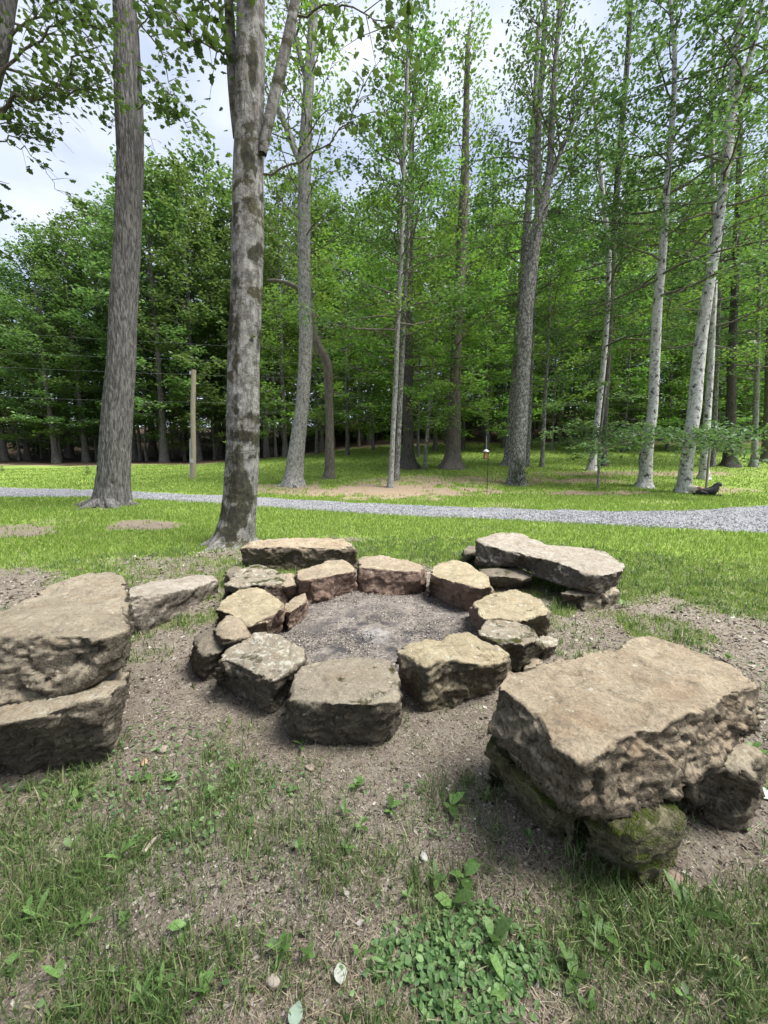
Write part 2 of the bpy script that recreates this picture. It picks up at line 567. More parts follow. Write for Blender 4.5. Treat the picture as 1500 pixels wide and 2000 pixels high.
# ------------------------------------------------------------------ gravel road
FAR_E = [(-700, 928), (-300, 944), (0, 953), (185, 957), (270, 960), (430, 968), (505, 972), (650, 981), (800, 988), (900, 991), (1000, 995), (1200, 1000), (1300, 1000), (1380, 998), (1440, 989), (1500, 985), (1700, 976), (2100, 968)]
NEAR_E = [(-700, 940), (-300, 959), (0, 972), (185, 971), (270, 976), (430, 984), (505, 990), (650, 1000), (800, 1009), (900, 1013), (1000, 1017), (1200, 1028), (1300, 1033), (1380, 1038), (1440, 1041), (1500, 1043), (1700, 1060), (2100, 1090)]


def edge_pts(E, n):
    E = np.array(E, float)
    xs = np.linspace(E[0, 0], E[-1, 0], n)
    ys = np.interp(xs, E[:, 0], E[:, 1])
    k = np.ones(9) / 9
    ys = np.convolve(np.pad(ys, 4, 'edge'), k, 'valid')
    return np.array([G(a, b)[:2] for a, b in zip(xs, ys)])


ROAD_F, ROAD_N = edge_pts(FAR_E, 260), edge_pts(NEAR_E, 260)


def build_road():
    n, k = 260, 14
    jit_f = 0.22 * fbm(np.stack([ROAD_F[:, 0] * 1.2, ROAD_F[:, 1] * 1.2, np.zeros(n)], 1), 3, 4)
    jit_n = 0.14 * fbm(np.stack([ROAD_N[:, 0] * 1.6, ROAD_N[:, 1] * 1.6, np.zeros(n)], 1), 3, 8)
    A = ROAD_F + np.stack([0 * jit_f, jit_f], 1)
    B = ROAD_N + np.stack([0 * jit_n, jit_n], 1)
    s = np.linspace(0, 1, k)
    P = A[:, None, :] * (1 - s)[None, :, None] + B[:, None, :] * s[None, :, None]
    crown = 0.05 * np.sin(np.pi * s) + 0.02
    crown[0] = crown[-1] = -0.02
    z = gz(P[..., 0], P[..., 1]) + crown[None, :]
    z = z + 0.012 * fbm(np.stack([P[..., 0].ravel() * 3, P[..., 1].ravel() * 3, np.zeros(n * k)], 1), 2, 2).reshape(n, k)
    v = np.concatenate([P, z[..., None]], -1).reshape(-1, 3)
    i, j = np.meshgrid(np.arange(n - 1), np.arange(k - 1), indexing='ij')
    f = np.stack([i * k + j, i * k + j + 1, (i + 1) * k + j + 1, (i + 1) * k + j], -1).reshape(-1, 4)[:, ::-1]
    t = NT('gravel')
    p = t.pos()
    cell = t.voro(p, 38, 'F1', 1)
    cd = t.voro(p, 38, 'F1', 0)
    col = t.ramp(t.sep(cell, 0), [(0.0, (0.10, 0.103, 0.112)), (0.5, (0.19, 0.193, 0.203)), (1.0, (0.31, 0.315, 0.325))])
    col = t.mix(t.ramp(t.noise(p, 0.9, 4, 0.6), [(0.42, 0.0), (0.68, 0.4)]), col, (0.21, 0.21, 0.22))
    col = t.mix(t.ramp(t.noise(p, 3.5, 5, 0.6), [(0.55, 0.0), (0.72, 0.5)]), col, (0.20, 0.175, 0.14))
    m = t.done(t.bsdf(col, 0.9, t.bump(cd, 0.9, 0.03), 0.2))
    o = obj('gravel_road', mesh_np('gravel_road', v, f, None, True), m)
    tag(o, None, None, None, 'structure')
    # loose stones lying on it
    nn = 16000
    u = rng.random(nn); si = rng.random(nn) ** 0.8 * 1.06 - 0.02
    idx = 40 + u * 200
    i0 = np.floor(idx).astype(int); fr = (idx - i0)[:, None]
    a = A[i0] * (1 - fr) + A[i0 + 1] * fr
    b = B[i0] * (1 - fr) + B[i0 + 1] * fr
    q = a * (1 - si[:, None]) + b * si[:, None]
    zz = gz(q[:, 0], q[:, 1]) + np.interp(si, s, crown)
    size = rng.uniform(0.009, 0.024, nn)
    octa = np.array([(1, 0, 0), (0, 1, 0), (-1, 0, 0), (0, -1, 0), (0, 0, .8), (0, 0, -.5)], float)
    of = np.array([(0, 1, 4), (1, 2, 4), (2, 3, 4), (3, 0, 4), (1, 0, 5), (2, 1, 5), (3, 2, 5), (0, 3, 5)])
    vv = octa[None] * size[:, None, None] * rng.uniform(0.6, 1.4, (nn, 6, 1))
    an = rng.random(nn) * 6.28
    c_, s_ = np.cos(an)[:, None], np.sin(an)[:, None]
    vx = vv[..., 0] * c_ - vv[..., 1] * s_; vy = vv[..., 0] * s_ + vv[..., 1] * c_
    V = np.stack([vx + q[:, 0, None], vy + q[:, 1, None], vv[..., 2] + zz[:, None] + 0.008], -1).reshape(-1, 3)
    F = (of[None] + 6 * np.arange(nn)[:, None, None]).reshape(-1, 3)
    t = NT('loose_gravel')
    m2 = t.done(t.bsdf(t.ramp(t.attr('rnd'), [(0, (0.10, 0.105, 0.115)), (0.6, (0.19, 0.194, 0.205)), (1, (0.34, 0.345, 0.355))]), 0.9))
    o = obj('loose_gravel', mesh_np('loose_gravel', V, F, {'rnd': np.repeat(rng.random(nn), 6)}), m2)
    tag(o, None, None, None, 'stuff')


build_road()


# ------------------------------------------------------------------ stones
def rock_mesh(name, P_top, P_bot, voxel, amp, seed, cuts=7, smooth=2, bulge=0.012, rough=1.0, pits=0.0):
    n = len(P_top)
    T, B = np.array(P_top), np.array(P_bot)
    ct = T.mean(0) + np.array([0, 0, bulge]); cb = B.mean(0)
    base = np.array([cb[0], cb[1], 0])
    V = np.concatenate([T, B, [ct], [cb]]) - base
    F = []
    for i in range(n):
        j = (i + 1) % n
        F += [(i, j, n + j), (i, n + j, n + i), (2 * n, j, i)[::-1], (2 * n + 1, n + i, n + j)[::-1]]
    me = bpy.data.meshes.new(name)
    me.from_pydata([tuple(v) for v in V], [], F)
    bm = bmesh.new(); bm.from_mesh(me)
    bmesh.ops.recalc_face_normals(bm, faces=bm.faces[:])
    bm.to_mesh(me); bm.free()
    tmp = bpy.data.objects.new('tmp', me)
    C.objects.link(tmp)
    md = tmp.modifiers.new('r', 'REMESH'); md.mode = 'VOXEL'; md.voxel_size = voxel
    ms = tmp.modifiers.new('s', 'SMOOTH'); ms.factor = 0.5; ms.iterations = smooth
    dg = bpy.context.evaluated_depsgraph_get()
    out = bpy.data.meshes.new_from_object(tmp.evaluated_get(dg))
    bpy.data.objects.remove(tmp)
    nv = len(out.vertices)
    co = np.empty(nv * 3, np.float32); out.vertices.foreach_get('co', co); co = co.reshape(-1, 3).astype(float)
    rs = np.random.default_rng(seed)
    ext = co.max(0) - co.min(0)
    mid = (co.max(0) + co.min(0)) / 2
    # broken-off corners
    for _ in range(cuts):
        d = rs.normal(size=3); d[2] = d[2] * 0.6 + 0.25; d /= np.linalg.norm(d)
        s = (co - mid) @ d
        lim = s.max() - rs.uniform(0.015, 0.07) * ext.mean()
        over = np.maximum(0, s - lim)
        co -= np.outer(over * 0.85, d)
    out.vertices.foreach_set('co', co.astype(np.float32).ravel()); out.update()
    nr = np.empty(nv * 3, np.float32); out.vertices.foreach_get('normal', nr); nr = nr.reshape(-1, 3)
    q = co + seed * 7.7
    side = 1 - np.clip(nr[:, 2] * 1.6 - 0.4, 0, 1)
    k3 = max(0.6, amp / 0.014)

    def facets(co, nr, count, tilt, lim, warp, elong=1.0):
        wq = co + warp * np.stack([vnoise(q * 7 + 3.1, seed + 2), vnoise(q * 7 + 9.7, seed + 3), vnoise(q * 7 + 5.3, seed + 4)], 1)
        sel = rs.choice(len(co), min(count, len(co)), replace=False)
        S, NS = wq[sel] * np.array([1, 1, elong]), nr[sel] + rs.normal(0, tilt, (len(sel), 3))
        NS /= np.linalg.norm(NS, axis=1, keepdims=True)
        wz = wq * np.array([1, 1, elong])
        best = np.empty(len(co), int)
        for i0 in range(0, len(co), 4000):
            blk = wz[i0:i0 + 4000]
            d2 = (blk ** 2).sum(1)[:, None] - 2 * blk @ S.T + (S ** 2).sum(1)[None]
            d2 = d2 - 2 * 0.012 * (nr[i0:i0 + 4000] @ nr[sel].T)
            best[i0:i0 + 4000] = d2.argmin(1)
        return np.clip(((co[sel][best] - co) * NS[best]).sum(1), -lim, lim)

    area = len(co) * voxel * voxel
    d = amp * fbm(q * 3.2, 3, seed) * 0.5
    d += facets(co, nr, int(10 + area * 45), 0.16, 0.020 * k3, 0.05, 1.5) * (0.25 + 0.75 * side) * 0.9
    d += facets(co, nr, int(30 + area * 420), 0.22, 0.010 * k3, 0.02, 1.8) * (0.2 + 0.8 * side) * rough
    st = fbm(q * np.array([3.0, 3.0, 20]), 3, seed + 23)
    d += amp * 0.5 * rough * (0.6 * np.round(st * 2.4) / 2.4 + 0.4 * st) * side
    # split flakes and steps on the bedding face
    fl = fbm(q * np.array([2.4, 6.5, 2.6]), 4, seed + 5, 0.6)
    d += amp * 0.34 * rough * (np.tanh(fl * 14) + 0.8 * np.tanh((fl - 0.45) * 18)) * (1 - side)
    d += amp * 0.10 * rough * fbm(q * 26, 3, seed + 31, 0.6) * (0.3 + 0.7 * side)
    for cs, cw in ((1.7, 0.035), (3.1, 0.03)):
        cr = np.abs(fbm(q * np.array([cs, cs, cs * 1.6]) + 31.7, 4, seed + 77, 0.55))
        d -= 0.010 * k3 * np.exp(-(cr / cw) ** 2) * (fbm(q * 2.1 + 5, 2, seed + 78) > 0.0)
    if pits > 0:
        for fr_, am in ((9, 0.35), (21, 0.8), (42, 0.5)):
            pt = vnoise(q * fr_ + 0.35 * fbm(q * fr_ * 2, 2, seed + 60)[:, None], seed + 41)
            d -= pits * am * np.clip(pt - 0.22, 0, 0.4) * side
    co = co + nr * d[:, None]
    out.vertices.foreach_set('co', co.astype(np.float32).ravel())
    out.polygons.foreach_set('use_smooth', np.ones(len(out.polygons), bool))
    out.update()
    out.name = name
    out.materials.clear()
    return out, base


def rock(name, label, cat, top, mat, zt=0.26, bot=None, zb=-0.04, voxel=0.014, amp=0.014, seed=1, spread=1.06, group=None, conv=C1, **kw):
    """top: list of (cx, cy[, z]); bot: {index: (cx, cy[, z])} seen bottom corners, else below the top corner"""
    T = []
    for p in top:
        px, py = conv(p[0], p[1])
        T.append(atz(px, py, p[2] if len(p) > 2 else zt))
    T = np.array(T)
    c = T.mean(0)
    Bt = []
    for i, p in enumerate(T):
        if bot and i in bot:
            b = bot[i]
            px, py = conv(b[0], b[1])
            z = b[2] if len(b) > 2 else 0.0
            q = atz(px, py, z)
            if len(b) <= 2: q[2] = zb
        else:
            q = c + (p - c) * spread
            q[2] = zb
        Bt.append(q)
    me, base = rock_mesh(name, T, Bt, voxel, amp, seed, **kw)
    o = obj(name, me, mat, None, base)
    return tag(o, label, cat, group)


TAN = ((0.24, 0.195, 0.138), (0.315, 0.262, 0.187), (0.18, 0.149, 0.11))
GREYT = ((0.205, 0.176, 0.13), (0.27, 0.235, 0.177), (0.155, 0.137, 0.106))
YEL = ((0.262, 0.22, 0.14), (0.335, 0.288, 0.19), (0.205, 0.174, 0.12))
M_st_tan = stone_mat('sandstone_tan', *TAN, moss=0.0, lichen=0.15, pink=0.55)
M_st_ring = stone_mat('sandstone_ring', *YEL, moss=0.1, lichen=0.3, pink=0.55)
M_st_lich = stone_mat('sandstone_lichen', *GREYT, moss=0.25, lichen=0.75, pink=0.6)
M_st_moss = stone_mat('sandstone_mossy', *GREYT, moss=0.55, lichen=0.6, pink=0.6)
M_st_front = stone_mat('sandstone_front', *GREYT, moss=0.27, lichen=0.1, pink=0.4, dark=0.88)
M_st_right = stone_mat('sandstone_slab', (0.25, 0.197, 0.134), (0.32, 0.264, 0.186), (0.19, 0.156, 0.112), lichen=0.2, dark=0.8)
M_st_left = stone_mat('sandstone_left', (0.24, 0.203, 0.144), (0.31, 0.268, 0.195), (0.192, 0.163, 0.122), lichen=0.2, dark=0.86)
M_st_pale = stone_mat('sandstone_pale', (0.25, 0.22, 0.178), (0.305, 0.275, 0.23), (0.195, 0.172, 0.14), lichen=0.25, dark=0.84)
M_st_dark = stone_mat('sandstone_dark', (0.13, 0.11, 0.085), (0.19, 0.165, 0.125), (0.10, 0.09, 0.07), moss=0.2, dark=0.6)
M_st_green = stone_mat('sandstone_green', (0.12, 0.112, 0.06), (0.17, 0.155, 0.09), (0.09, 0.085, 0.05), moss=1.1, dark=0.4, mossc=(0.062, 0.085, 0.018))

RG = 'stones set in the fire ring'
rock('ring_stone', 'squarish front stone of the fire ring with a flat brown top and dark moss patch', 'stone',
     [(415, 476), (560, 463), (695, 480), (716, 585), (690, 622), (640, 632), (520, 626), (440, 622), (362, 606), (378, 530)], M_st_front, 0.25,
     {3: (712, 680), 4: (690, 728), 5: (640, 752), 6: (520, 757), 7: (440, 752), 8: (356, 735), 9: (360, 660)}, seed=3, voxel=0.0088, amp=0.012, group=RG)
rock('ring_stone', 'front left stone of the fire ring with a white lichen speckled top', 'stone',
     [(255, 398), (330, 405), (412, 455), (408, 482), (330, 525), (292, 548), (200, 512), (128, 482), (165, 440)], M_st_lich, 0.25,
     {2: (420, 520), 3: (395, 560), 4: (345, 600), 5: (298, 652), 6: (190, 600), 7: (96, 540)}, seed=5, voxel=0.0088, amp=0.015, group=RG)
rock('ring_stone', 'small rounded brown stone wedged behind the lichen stone of the ring', 'stone',
     [(150, 336), (185, 334), (215, 360), (230, 398), (185, 415), (150, 425), (118, 400), (125, 360)], M_st_tan, 0.27,
     {5: (160, 470), 4: (215, 450), 6: (120, 450)}, seed=6, voxel=0.0088, amp=0.012, smooth=12, group=RG, spread=0.95)
rock('ring_stone', 'dark curved slab leaning at the outer left of the fire ring', 'stone',
     [(52, 420), (75, 392), (115, 376), (150, 402), (150, 440), (110, 462), (62, 455)], M_st_dark, 0.2,
     {0: (36, 470), 6: (42, 530), 5: (80, 548), 4: (130, 520)}, seed=8, voxel=0.010, amp=0.014, smooth=8, group=RG)
rock('ring_stone', 'yellowish flat topped stone on the left side of the fire ring', 'stone',
     [(150, 280), (205, 246), (262, 246), (342, 295), (330, 318), (285, 352), (228, 372), (178, 338), (118, 322)], M_st_ring, 0.27,
     {3: (345, 370), 4: (330, 392), 5: (288, 404), 6: (235, 420), 8: (112, 360)}, seed=9, voxel=0.010, amp=0.013, group=RG)
rock('ring_stone', 'thin reddish upright piece on the inner left of the fire ring', 'stone',
     [(342, 300), (380, 266), (408, 262), (417, 280), (395, 305), (352, 335)], M_st_tan, 0.2,
     {3: (418, 330), 4: (400, 352), 5: (350, 392)}, seed=10, voxel=0.010, amp=0.01, group=RG)
rock('ring_stone', 'low lumpy stone with moss and lichen at the back left of the ring', 'stone',
     [(158, 228), (195, 190), (250, 170), (322, 190), (348, 206), (330, 232), (280, 240), (200, 246), (156, 248)], M_st_moss, 0.25,
     {8: (156, 262), 7: (200, 275)}, seed=12, voxel=0.011, amp=0.018, smooth=5, group=RG)
rock('ring_stone', 'small brown stone between the mossy stone and the large back stone', 'stone',
     [(318, 208), (352, 196), (380, 196), (384, 235), (350, 246), (304, 238)], M_st_tan, 0.23,
     {3: (380, 272), 4: (345, 285), 5: (306, 272)}, seed=13, voxel=0.011, amp=0.012, smooth=6, group=RG)
rock('ring_stone', 'large reddish stone sloping down at the back left inside of the ring', 'stone',
     [(382, 190), (430, 178), (485, 160), (545, 153), (575, 172), (577, 190), (500, 205), (440, 212), (386, 222)], M_st_tan, 0.27,
     {4: (580, 235), 5: (578, 258), 6: (520, 275), 7: (440, 304), 8: (395, 295)}, seed=14, voxel=0.014, amp=0.015, group=RG)
rock('ring_stone', 'wide block with a maroon inner face at the very back of the ring', 'stone',
     [(584, 150), (610, 142), (690, 143), (775, 162), (797, 186), (790, 196), (690, 190), (590, 180)], M_st_tan, 0.26,
     {4: (800, 245), 5: (790, 262), 6: (690, 278), 7: (580, 270)}, seed=15, voxel=0.014, amp=0.012, group=RG)
rock('ring_stone', 'long yellow brown stone at the back right of the ring', 'stone',
     [(814, 192), (845, 165), (880, 152), (930, 165), (1000, 200), (1028, 234), (985, 244), (940, 242), (880, 222), (822, 208)], M_st_ring, 0.28,
     {5: (1030, 285), 6: (985, 312), 7: (940, 324), 8: (870, 300), 9: (810, 262)}, seed=16, voxel=0.014, amp=0.013, group=RG)
rock('ring_stone', 'broad tan stone with a squared end on the right side of the ring', 'stone',
     [(965, 285), (1010, 262), (1090, 250), (1160, 272), (1206, 312), (1180, 338), (1120, 350), (1050, 338), (990, 350), (968, 330)], M_st_ring, 0.27,
     {4: (1207, 370), 5: (1203, 392), 6: (1140, 395), 8: (985, 400), 9: (948, 350), 0: (945, 320)}, seed=17, voxel=0.011, amp=0.014, group=RG)
rock('ring_stone', 'narrow mossy topped stone at the front right of the ring', 'stone',
     [(978, 385), (1010, 354), (1075, 350), (1140, 372), (1182, 408), (1160, 425), (1105, 436), (1060, 425), (990, 402)], M_st_moss, 0.25,
     {4: (1178, 440), 5: (1150, 475), 6: (1095, 520), 7: (1065, 515)}, seed=18, voxel=0.010, amp=0.016, group=RG)
rock('ring_stone', 'yellow topped block on the front right of the fire ring', 'stone',
     [(708, 455), (755, 422), (850, 408), (940, 391), (1020, 425), (1068, 455), (1060, 472), (960, 488), (860, 490), (800, 502), (730, 482)], M_st_ring, 0.27,
     {5: (1070, 500), 6: (1064, 545), 7: (960, 605), 8: (860, 640), 9: (808, 652), 10: (738, 590), 0: (712, 540)}, seed=19, voxel=0.0088, amp=0.013, group=RG)
rock('loose_stone', 'small grey brown stone lying outside the right of the fire ring', 'stone',
     [(1168, 400), (1222, 405), (1230, 432), (1200, 440), (1170, 425)], M_st_lich, 0.12, {2: (1228, 458), 3: (1195, 476)}, seed=20, voxel=0.010, amp=0.01, smooth=5)
rock('loose_stone', 'low reddish stone half buried beside the mossy front right ring stone', 'stone',
     [(1112, 480), (1150, 462), (1180, 478), (1170, 500), (1120, 510)], M_st_tan, 0.06, None, seed=21, voxel=0.01, amp=0.008, smooth=5)

# back bench block and its little prop
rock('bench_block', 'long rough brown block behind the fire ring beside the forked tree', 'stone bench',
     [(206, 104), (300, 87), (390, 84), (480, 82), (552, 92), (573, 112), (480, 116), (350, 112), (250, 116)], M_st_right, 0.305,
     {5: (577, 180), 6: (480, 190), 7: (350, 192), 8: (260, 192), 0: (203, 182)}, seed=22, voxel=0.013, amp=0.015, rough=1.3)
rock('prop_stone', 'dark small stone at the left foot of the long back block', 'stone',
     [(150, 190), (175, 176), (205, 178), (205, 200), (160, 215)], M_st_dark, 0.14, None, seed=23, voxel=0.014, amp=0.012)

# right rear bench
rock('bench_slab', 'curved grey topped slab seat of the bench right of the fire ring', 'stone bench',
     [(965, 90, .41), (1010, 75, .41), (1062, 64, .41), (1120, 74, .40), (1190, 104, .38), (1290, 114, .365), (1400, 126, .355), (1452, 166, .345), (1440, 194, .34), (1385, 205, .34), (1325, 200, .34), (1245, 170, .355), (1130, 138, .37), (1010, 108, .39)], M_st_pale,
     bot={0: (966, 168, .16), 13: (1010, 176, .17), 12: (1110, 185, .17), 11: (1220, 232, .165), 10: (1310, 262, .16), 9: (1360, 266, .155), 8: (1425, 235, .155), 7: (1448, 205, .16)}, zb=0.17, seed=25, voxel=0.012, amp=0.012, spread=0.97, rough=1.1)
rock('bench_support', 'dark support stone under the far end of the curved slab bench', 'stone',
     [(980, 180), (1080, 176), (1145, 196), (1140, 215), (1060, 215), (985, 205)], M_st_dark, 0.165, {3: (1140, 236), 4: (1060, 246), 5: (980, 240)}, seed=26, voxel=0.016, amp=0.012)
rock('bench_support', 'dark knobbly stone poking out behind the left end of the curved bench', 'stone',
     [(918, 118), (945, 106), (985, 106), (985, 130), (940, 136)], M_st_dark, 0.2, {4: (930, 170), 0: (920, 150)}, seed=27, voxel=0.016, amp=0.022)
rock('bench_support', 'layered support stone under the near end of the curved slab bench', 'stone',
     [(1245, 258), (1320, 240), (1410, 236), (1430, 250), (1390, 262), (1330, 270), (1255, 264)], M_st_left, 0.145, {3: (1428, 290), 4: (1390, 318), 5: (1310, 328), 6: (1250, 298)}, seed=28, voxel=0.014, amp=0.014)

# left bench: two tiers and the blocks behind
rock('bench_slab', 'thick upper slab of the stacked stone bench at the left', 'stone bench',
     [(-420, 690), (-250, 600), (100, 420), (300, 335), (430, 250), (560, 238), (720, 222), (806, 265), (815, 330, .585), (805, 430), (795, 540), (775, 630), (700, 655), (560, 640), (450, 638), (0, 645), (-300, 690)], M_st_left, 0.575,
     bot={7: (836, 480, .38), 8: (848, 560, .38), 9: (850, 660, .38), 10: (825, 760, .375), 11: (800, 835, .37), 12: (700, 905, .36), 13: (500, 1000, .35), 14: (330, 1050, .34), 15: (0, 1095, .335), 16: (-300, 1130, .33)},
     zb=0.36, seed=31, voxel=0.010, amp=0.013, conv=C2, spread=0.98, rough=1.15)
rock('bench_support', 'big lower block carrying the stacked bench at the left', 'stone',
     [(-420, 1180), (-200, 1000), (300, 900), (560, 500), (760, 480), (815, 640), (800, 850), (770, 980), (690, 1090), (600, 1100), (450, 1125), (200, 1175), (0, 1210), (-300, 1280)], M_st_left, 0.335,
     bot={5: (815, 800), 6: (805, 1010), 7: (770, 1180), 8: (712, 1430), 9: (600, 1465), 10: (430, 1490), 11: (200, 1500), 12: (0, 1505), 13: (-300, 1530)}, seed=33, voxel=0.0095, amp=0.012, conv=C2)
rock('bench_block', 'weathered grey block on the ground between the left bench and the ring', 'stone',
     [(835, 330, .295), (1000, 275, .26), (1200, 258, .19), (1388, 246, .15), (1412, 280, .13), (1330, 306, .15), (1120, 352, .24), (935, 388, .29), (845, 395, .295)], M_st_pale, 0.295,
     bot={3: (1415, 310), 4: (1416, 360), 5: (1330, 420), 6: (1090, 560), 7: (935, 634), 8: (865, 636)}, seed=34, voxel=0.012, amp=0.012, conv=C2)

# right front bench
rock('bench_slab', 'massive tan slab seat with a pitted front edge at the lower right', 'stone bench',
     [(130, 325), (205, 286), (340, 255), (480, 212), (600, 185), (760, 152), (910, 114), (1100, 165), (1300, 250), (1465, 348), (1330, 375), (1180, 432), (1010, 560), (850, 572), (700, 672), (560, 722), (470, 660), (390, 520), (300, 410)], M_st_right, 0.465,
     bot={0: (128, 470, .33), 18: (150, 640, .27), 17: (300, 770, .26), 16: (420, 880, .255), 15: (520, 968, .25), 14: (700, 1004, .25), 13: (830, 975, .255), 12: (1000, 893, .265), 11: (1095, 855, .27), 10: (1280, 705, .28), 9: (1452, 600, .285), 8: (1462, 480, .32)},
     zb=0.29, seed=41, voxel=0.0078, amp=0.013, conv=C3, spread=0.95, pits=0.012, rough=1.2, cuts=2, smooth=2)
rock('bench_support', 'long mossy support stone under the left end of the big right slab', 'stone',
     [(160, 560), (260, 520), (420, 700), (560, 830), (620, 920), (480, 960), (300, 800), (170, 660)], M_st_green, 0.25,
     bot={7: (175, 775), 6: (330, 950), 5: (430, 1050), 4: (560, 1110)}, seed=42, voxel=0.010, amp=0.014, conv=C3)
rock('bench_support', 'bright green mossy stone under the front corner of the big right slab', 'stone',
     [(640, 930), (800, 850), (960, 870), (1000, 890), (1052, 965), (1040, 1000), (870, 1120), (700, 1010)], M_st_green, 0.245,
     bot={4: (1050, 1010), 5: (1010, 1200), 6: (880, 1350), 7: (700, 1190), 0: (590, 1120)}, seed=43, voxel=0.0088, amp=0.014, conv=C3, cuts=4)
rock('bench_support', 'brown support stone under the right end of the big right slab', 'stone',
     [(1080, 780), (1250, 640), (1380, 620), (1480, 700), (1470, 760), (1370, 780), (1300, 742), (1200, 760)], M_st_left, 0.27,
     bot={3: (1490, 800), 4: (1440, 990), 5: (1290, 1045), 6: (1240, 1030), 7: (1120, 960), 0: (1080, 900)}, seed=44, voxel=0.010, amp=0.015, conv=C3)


# ------------------------------------------------------------------ ash bed inside the ring
def build_ash():
    n_a, n_r = 64, 14
    a = np.linspace(0, 2 * np.pi, n_a, endpoint=False)
    rr = np.linspace(0.0, 1, n_r)
    Rx, Ry = 0.95, 0.95
    A, RR = np.meshgrid(a, rr)
    x = PIT[0] + Rx * RR * np.cos(A); y = PIT[1] + Ry * RR * np.sin(A)
    x, y = x.ravel(), y.ravel()
    z = gz(x, y) + 0.012 + 0.02 * (1 - RR.ravel() ** 2) + 0.012 * fbm(np.stack([x * 6, y * 6, 0 * x], 1), 3, 15)
    z[-n_a:] -= 0.04
    i, j = np.meshgrid(np.arange(n_r - 1), np.arange(n_a), indexing='ij')
    j2 = (j + 1) % n_a
    f = np.stack([i * n_a + j, i * n_a + j2, (i + 1) * n_a + j2, (i + 1) * n_a + j], -1).reshape(-1, 4)[:, ::-1]
    t = NT('ash')
    p = t.pos()
    d = t.n('ShaderNodeVectorMath', operation='DISTANCE'); t.link(p, d.inputs[0]); d.inputs[1].default_value = (PIT[0] - 0.05, PIT[1] - 0.25, 0)
    col = t.mix(t.ramp(t.noise(p, 14, 6, 0.7), [(0.4, 0.0), (0.62, 1.0)]), (0.10, 0.087, 0.078), (0.25, 0.218, 0.185))
    col = t.mix(t.ramp(t.noise(p, 60, 5, 0.7), [(0.5, 0.0), (0.7, 0.7)]), col, (0.40, 0.375, 0.345))
    col = t.mix(t.ramp(t.noise(p, 38, 4, 0.6), [(0.58, 0.0), (0.66, 0.85)]), col, (0.02, 0.02, 0.022))
    wht = t.math('MULTIPLY', t.ramp(d.outputs['Value'], [(0.05, 0.35), (0.16, 0.0)]), t.ramp(t.noise(p, 22, 5), [(0.4, 0.0), (0.55, 1.0)]))
    col = t.mix(wht, col, (0.55, 0.56, 0.58))
    blk = t.math('MULTIPLY', t.ramp(d.outputs['Value'], [(0.3, 0.85), (0.8, 0.1)]), t.ramp(t.noise(p, 7, 5), [(0.5, 0.0), (0.6, 1.0)]))
    col = t.mix(blk, col, (0.035, 0.035, 0.04))
    m = t.done(t.bsdf(col, 0.95, t.bump(t.noise(p, 50, 6, 0.7), 0.9, 0.02), 0.1))
    tag(obj('ash_bed', mesh_np('ash_bed', np.stack([x, y, z], 1), f, None, True), m), None, None, None, 'structure')


build_ash()
M_litter = None


def chips(name, x, y, z, smin, smax, seed, stops, rough=0.95, tilt=0.45, aspect=(0.35, 0.9), asizes=None):
    """curled flakes lying on a surface, one mesh"""
    rs = np.random.default_rng(seed)
    n = len(x)
    s = rs.uniform(smin, smax, n) if asizes is None else asizes
    tpl = np.array([(-1, -.0, 0), (-.3, -1, .1), (1, -.15, 0), (.25, 1, .12)], float)
    v = np.repeat(tpl[None], n, 0) * rs.uniform(0.7, 1.3, (n, 4, 1))
    asp = rs.uniform(*aspect, n)
    v[..., 1] *= asp[:, None]
    v[..., 2] += rs.normal(0, 0.22, (n, 4))
    v *= s[:, None, None] * 0.5
    an = rs.random(n) * 6.283; tl = rs.normal(0, tilt, n)
    ct, st = np.cos(tl)[:, None], np.sin(tl)[:, None]
    yy = v[..., 1] * ct - v[..., 2] * st; zz = v[..., 1] * st + v[..., 2] * ct
    c, q = np.cos(an)[:, None], np.sin(an)[:, None]
    V = np.stack([v[..., 0] * c - yy * q + x[:, None], v[..., 0] * q + yy * c + y[:, None], zz + z[:, None] + s[:, None] * 0.12], -1).reshape(-1, 3)
    F = (np.arange(4)[None] + 4 * np.arange(n)[:, None])
    t = NT(name)
    m = t.done(t.bsdf(t.ramp(t.attr('rnd'), stops), rough, None, 0.15))
    o = obj(name, mesh_np(name, V, F, {'rnd': np.repeat(rs.random(n), 4)}), m)
    return tag(o, None, None, None, 'stuff')


rs = np.random.default_rng(91)
k = 16000
aa, rad = rs.random(k) * 6.283, np.sqrt(rs.random(k)) * 0.82
cx, cy = PIT[0] + rad * np.cos(aa), PIT[1] + rad * np.sin(aa)
chips('ash_flakes', cx, cy, gz(cx, cy) + 0.014 + 0.02 * (1 - (rad / .95) ** 2), 0.004, 0.017, 3,
      [(0, (0.02, 0.02, 0.022)), (0.3, (0.10, 0.085, 0.075)), (0.6, (0.20, 0.172, 0.145)), (0.87, (0.29, 0.26, 0.23)), (1, (0.42, 0.40, 0.38))])

